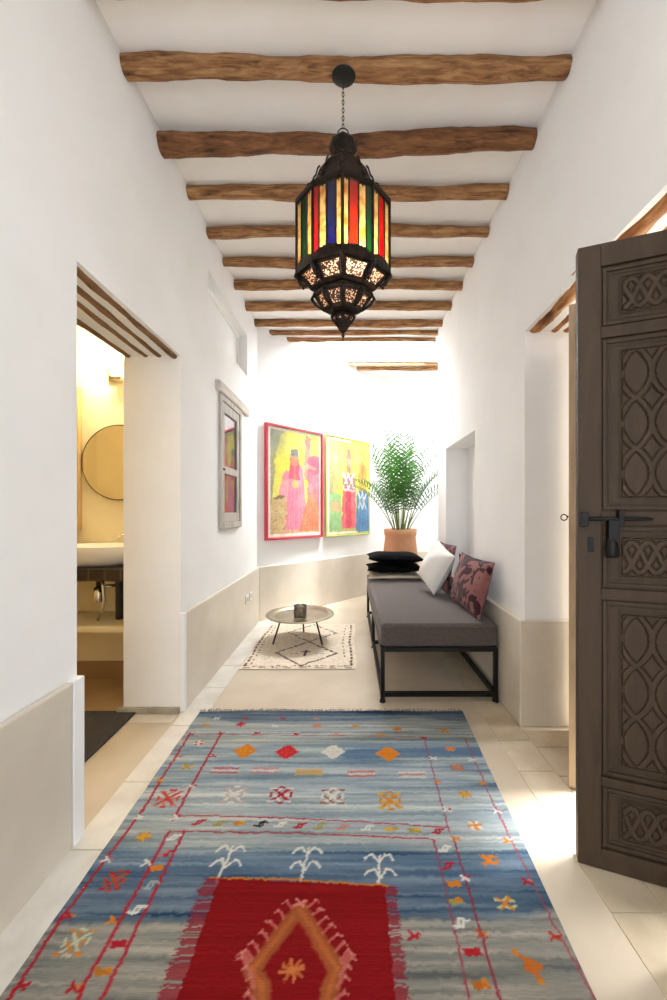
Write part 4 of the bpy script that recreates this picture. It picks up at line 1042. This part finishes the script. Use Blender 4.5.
build('finial', MB().lathe([(0,1.958),(.0025,1.962),(.003,1.975),(.009,1.984),(.003,1.990),(.010,2.0),(0,2.006)], 12, (LXc,LYc,0)), M_brass, lan)
m, nt, p = new_mat('lit_bulb'); p.inputs['Emission Color'].default_value = rgb(255,222,160); p.inputs['Emission Strength'].default_value = 30
build('bulb', MB().lathe([(0,-.03),(.014,-.026),(.02,-.012),(.016,.006),(.009,.02),(.009,.03),(0,.03)],16,(LXc,LYc,2.285)), m, lan)
build('bulb_holder', MB().lathe([(.010,.025),(.016,.03),(.016,.07),(.004,.074),(.004,.43),(0,.43)],12,(LXc,LYc,2.287)), M_iron, lan)

# ------------------------------------------------------------------ switch plates
for i, y in enumerate((3.62,3.76)):
    t = thing('power_outlet', ['white wall plate on the left dado, nearer of two by the corner','white wall plate on the left dado, farther of two by the corner'][i], 'outlet', (XL+DP,y,.32), group='wall plates by the corner')
    build('plate', MB().box(XL+DP+.001,XL+DP+.010,y-.042,y+.042,.32,.40), M_plastic, t, bevel=.003)
    build('socket_insert', MB().box(XL+DP+.010,XL+DP+.013,y-.022,y+.022,.338,.382), mat('socket_grey', rgb(190,188,182), .4) if i == 0 else bpy.data.materials['socket_grey'], t, bevel=.002)

# ------------------------------------------------------------------ washroom
BY = 2.74
struct('wall_bathroom_back', MB().box(-3.3, XL-TL, BY, BY+.16, 0, 2.9), M_bathwall)
struct('wall_bathroom_left', MB().box(-3.46, -3.3, .4, BY+.16, 0, 2.9), M_bathwall)
struct('wall_bathroom_front', MB().box(-3.3, XL-TL, .34, .5, 0, 2.9), M_bathwall)
struct('ceiling_bathroom', MB().box(-3.46, XL-TL, .34, BY+.16, 2.9, 3.0), M_bathwall)
struct('baseboard_bathroom', MB().box(-3.3, XL-TL, BY-.018, BY, 0, .12), mat('bath_skirting', rgb(150,120,88), .5))
sh = MB().box(-3.3, XL-TL, 2.37, BY, .435, .48)
build('masonry_shelf', sh, M_bathwall, bevel=.012, label='cream plastered shelf slab under the washbasin counter', category='shelf')
ctm, nt, p = new_mat('dark_check_stone'); p.inputs['Roughness'].default_value=.25
tc = node(nt,'ShaderNodeTexCoord'); bk = node(nt,'ShaderNodeTexBrick'); bk.offset = 0
bk.inputs['Color1'].default_value = rgb(40,33,31); bk.inputs['Color2'].default_value = rgb(52,44,41); bk.inputs['Mortar'].default_value = rgb(84,74,68); bk.inputs['Scale'].default_value=1; bk.inputs['Mortar Size'].default_value=.004; bk.inputs['Brick Width'].default_value=.10; bk.inputs['Row Height'].default_value=.10
nt.links.new(tc.outputs['Object'],bk.inputs['Vector']); nt.links.new(bk.outputs['Color'],p.inputs['Base Color'])
build('washbasin_counter', MB().box(-3.3, XL-TL, 2.36, BY, .762, .838), ctm, bevel=.003, label='dark tiled counter slab carrying the white washbasin', category='counter')
sx_, sy_ = -1.70, 2.555
bas = thing('washbasin', 'white ceramic vessel washbasin on the dark counter', 'washbasin', (sx_,sy_,.838))
build('bowl', MB().lathe([(0,0),(.15,.0),(.19,.02),(.225,.07),(.235,.128),(.232,.134),(.224,.130),(.212,.075),(.17,.03),(0,.018)], 48, (sx_,sy_,.839), sx=1.15, sy=.74), M_white, bas)
build('drain', MB().lathe([(0,.004),(.02,.004),(.022,0)],16,(sx_,sy_,.858)), M_chrome, bas)
build('wall_spout', MB().tube([(-1.56,BY-.001,1.045),(-1.56,BY-.05,1.045),(-1.60,BY-.09,1.03),(-1.645,BY-.12,1.005)], [.009,.008,.007,.006], 12), M_chrome, label='small chrome spout on the wall above the washbasin', category='faucet')
build('bottle_trap', MB().lathe([(0,0),(.026,.0),(.028,.005),(.028,.095),(.02,.10),(.014,.105),(.014,.16),(0,.16)], 20, (-1.655,2.50,.60)).tube([(-1.655,2.50,.70),(-1.60,2.53,.70),(-1.56,2.58,.70),(-1.53,BY,.70)], .012, 10), M_chrome, label='chrome bottle trap hanging under the dark counter', category='pipe')
build('waste_pipe', MB().tube([(-1.53,2.52,.76),(-1.53,2.52,.73),(-1.535,2.53,.60),(-1.54,2.54,.482)], .024, 12), mat('dark_pipe', rgb(38,34,32), .35), label='thick dark waste pipe standing between shelf and counter', category='pipe')
build('flexible_hose', MB().tube([(-1.60,2.46,.76),(-1.60,2.46,.70),(-1.59,2.46,.62),(-1.61,2.46,.54),(-1.64,2.47,.49)], .009, 8), M_chrome, label='thin curved metal hose beside the dark waste pipe', category='pipe')
mir = thing('round_mirror', 'round mirror with thin dark rim on the cream washroom wall', 'mirror', (-1.665,BY-.005,1.285))
mr_ = .268; mz = 1.548; mxx = -1.655
def disc(r, y0, y1, n=64):
    mb = MB(); vs = [(mxx+r*math.cos(2*PI*k/n), y, mz+r*math.sin(2*PI*k/n)) for y in (y0,y1) for k in range(n)]
    return mb.add(vs, [tuple(range(n)), tuple(range(2*n-1,n-1,-1))]+[(k,n+k,n+(k+1)%n,(k+1)%n) for k in range(n)])
m, nt, p = new_mat('mirror_silver'); p.inputs['Metallic'].default_value=1; p.inputs['Roughness'].default_value=.02; p.inputs['Base Color'].default_value=rgb(235,232,220)
build('glass', disc(mr_-.002, BY-.016, BY-.006), m, mir)
build('rim', MB().tube([(mxx+mr_*math.cos(t), BY-.014, mz+mr_*math.sin(t)) for t in np.linspace(0,2*PI,65)[:-1]], .0045, 8, closed=True), mat('bronze_rim', rgb(104,84,50), .35, metal=.8), mir)
scx = -1.685; scz = 2.125
sc_ = thing('wall_sconce', 'small chrome and white wall lamp glowing above the round mirror', 'lamp', (scx,BY-.05,scz))
build('back_plate', MB().box(scx-.045,scx+.045,BY-.022,BY-.001,scz+.0,scz+.12), M_chrome, sc_, bevel=.003)
m, nt, p = new_mat('lamp_glass'); p.inputs['Emission Color'].default_value=rgb(255,226,160); p.inputs['Emission Strength'].default_value=5
build('lamp_shade', MB().box(scx+.01,scx+.10,BY-.10,BY-.024,scz+.02,scz+.10), m, sc_, bevel=.006)
build('lamp_arm', MB().box(scx+.02,scx+.085,BY-.085,BY-.024,scz-.004,scz+.018), M_chrome, sc_, bevel=.002)
build('wooden_panel', MB().box(-2.32,-1.93,BY-.045,BY,1.06,2.08).box(-2.30,-1.95,BY-.052,BY-.045,1.08,2.06), mat('pale_tan_wood', rgb(190,160,112), .6, var=rgb(172,142,96), scale=4, stretch=(6,6,.8)), bevel=.003, label='narrow tan wooden panel hanging left of the round mirror', category='panel')
build('tumbler', MB().lathe([(0,0),(.030,.0),(.034,.004),(.036,.095),(.033,.095),(.030,.008),(0,.008)],24,(-1.40,2.42,.839)), M_white, label='white ceramic cup at the corridor end of the dark counter', category='cup')
mat_ = mat('charcoal_bath_mat', rgb(62,60,60), .95, var=rgb(48,46,47), scale=60, bump=.4, bscale=200)
o = build('doormat', MB().prism([(-2.05,1.30),(-1.255,1.30),(-1.265,2.262),(-2.05,2.262)], .001, .012), mat_, label='charcoal mat lying on the floor inside the washroom opening', category='mat'); 
b_ = o.modifiers.new('bevel','BEVEL'); b_.width=.004; b_.segments=2

# ------------------------------------------------------------------ light
def area(name, loc, rot, sx, sy, power, col=(1,1,1), spread=None):
    l = bpy.data.lights.new(name, 'AREA'); l.shape='RECTANGLE'; l.size=sx; l.size_y=sy; l.energy=power; l.color=col
    if spread: l.spread = spread
    o = bpy.data.objects.new(name, l); COL.objects.link(o); o.location=loc; o.rotation_euler=rot; return o
sun = bpy.data.lights.new('sun','SUN'); sun.energy = SUN_E; sun.angle = math.radians(12); sun.color=(1,.99,.97)
so = bpy.data.objects.new('sun', sun); COL.objects.link(so)
dv = Vector((-math.cos(math.radians(73.5)), -.07, -math.sin(math.radians(73.5)))); so.rotation_euler = dv.to_track_quat('-Z','Y').to_euler()
area('skylight_daylight', (.35,(SK0+SK1)/2,ZC+.30), (0,0,0), 2.5, .56, SKY_E, (.93,.965,1))
od = area('doorway_daylight', (2.15,2.75,1.75), (0,0,0), 1.4, 1.8, DOOR_E, (.98,.99,1)); od.rotation_euler = Vector((-1.25,-1.35,-.25)).to_track_quat('-Z','Y').to_euler()
area('back_fill', (0,-1.62,1.45), (math.radians(90),0,0), 1.6, 2.4, BACK_E, (1,.95,.88))  # added fill light from behind the camera, brightens the near walls
pl_ = bpy.data.lights.new('sconce_light','POINT'); pl_.energy = 34; pl_.color=(1,.83,.52); pl_.shadow_soft_size=.05
o = bpy.data.objects.new('sconce_light', pl_); COL.objects.link(o); o.location=(scx+.05,BY-.16,scz+.20)
pl_ = bpy.data.lights.new('washroom_fill','POINT'); pl_.energy = 12; pl_.color=(1,.85,.58); pl_.shadow_soft_size=.1  # added fill without a fixture, brightens the washroom and its mirror
o = bpy.data.objects.new('washroom_fill', pl_); COL.objects.link(o); o.location=(-2.4,2.36,2.55)
pl_ = bpy.data.lights.new('lantern_light','POINT'); pl_.energy = 7; pl_.color=(1,.82,.55); pl_.shadow_soft_size=.02
o = bpy.data.objects.new('lantern_light', pl_); COL.objects.link(o); o.location=(LXc+.035,LYc-.03,2.30)
wd = bpy.data.worlds.new('sky'); S.world = wd; wd.use_nodes = True; bg = wd.node_tree.nodes['Background']
bg.inputs['Color'].default_value = (.84,.92,1,1); bg.inputs['Strength'].default_value = WORLD_E
S.view_settings.view_transform = 'Standard'; S.view_settings.look = 'None'; S.view_settings.gamma = 1; S.view_settings.use_curve_mapping = False
S.view_settings.exposure = EXPO
S.cycles.max_bounces = 10; S.cycles.diffuse_bounces = 6; S.cycles.transparent_max_bounces = 12; S.cycles.use_denoising = True
S.cycles.sample_clamp_indirect = 6
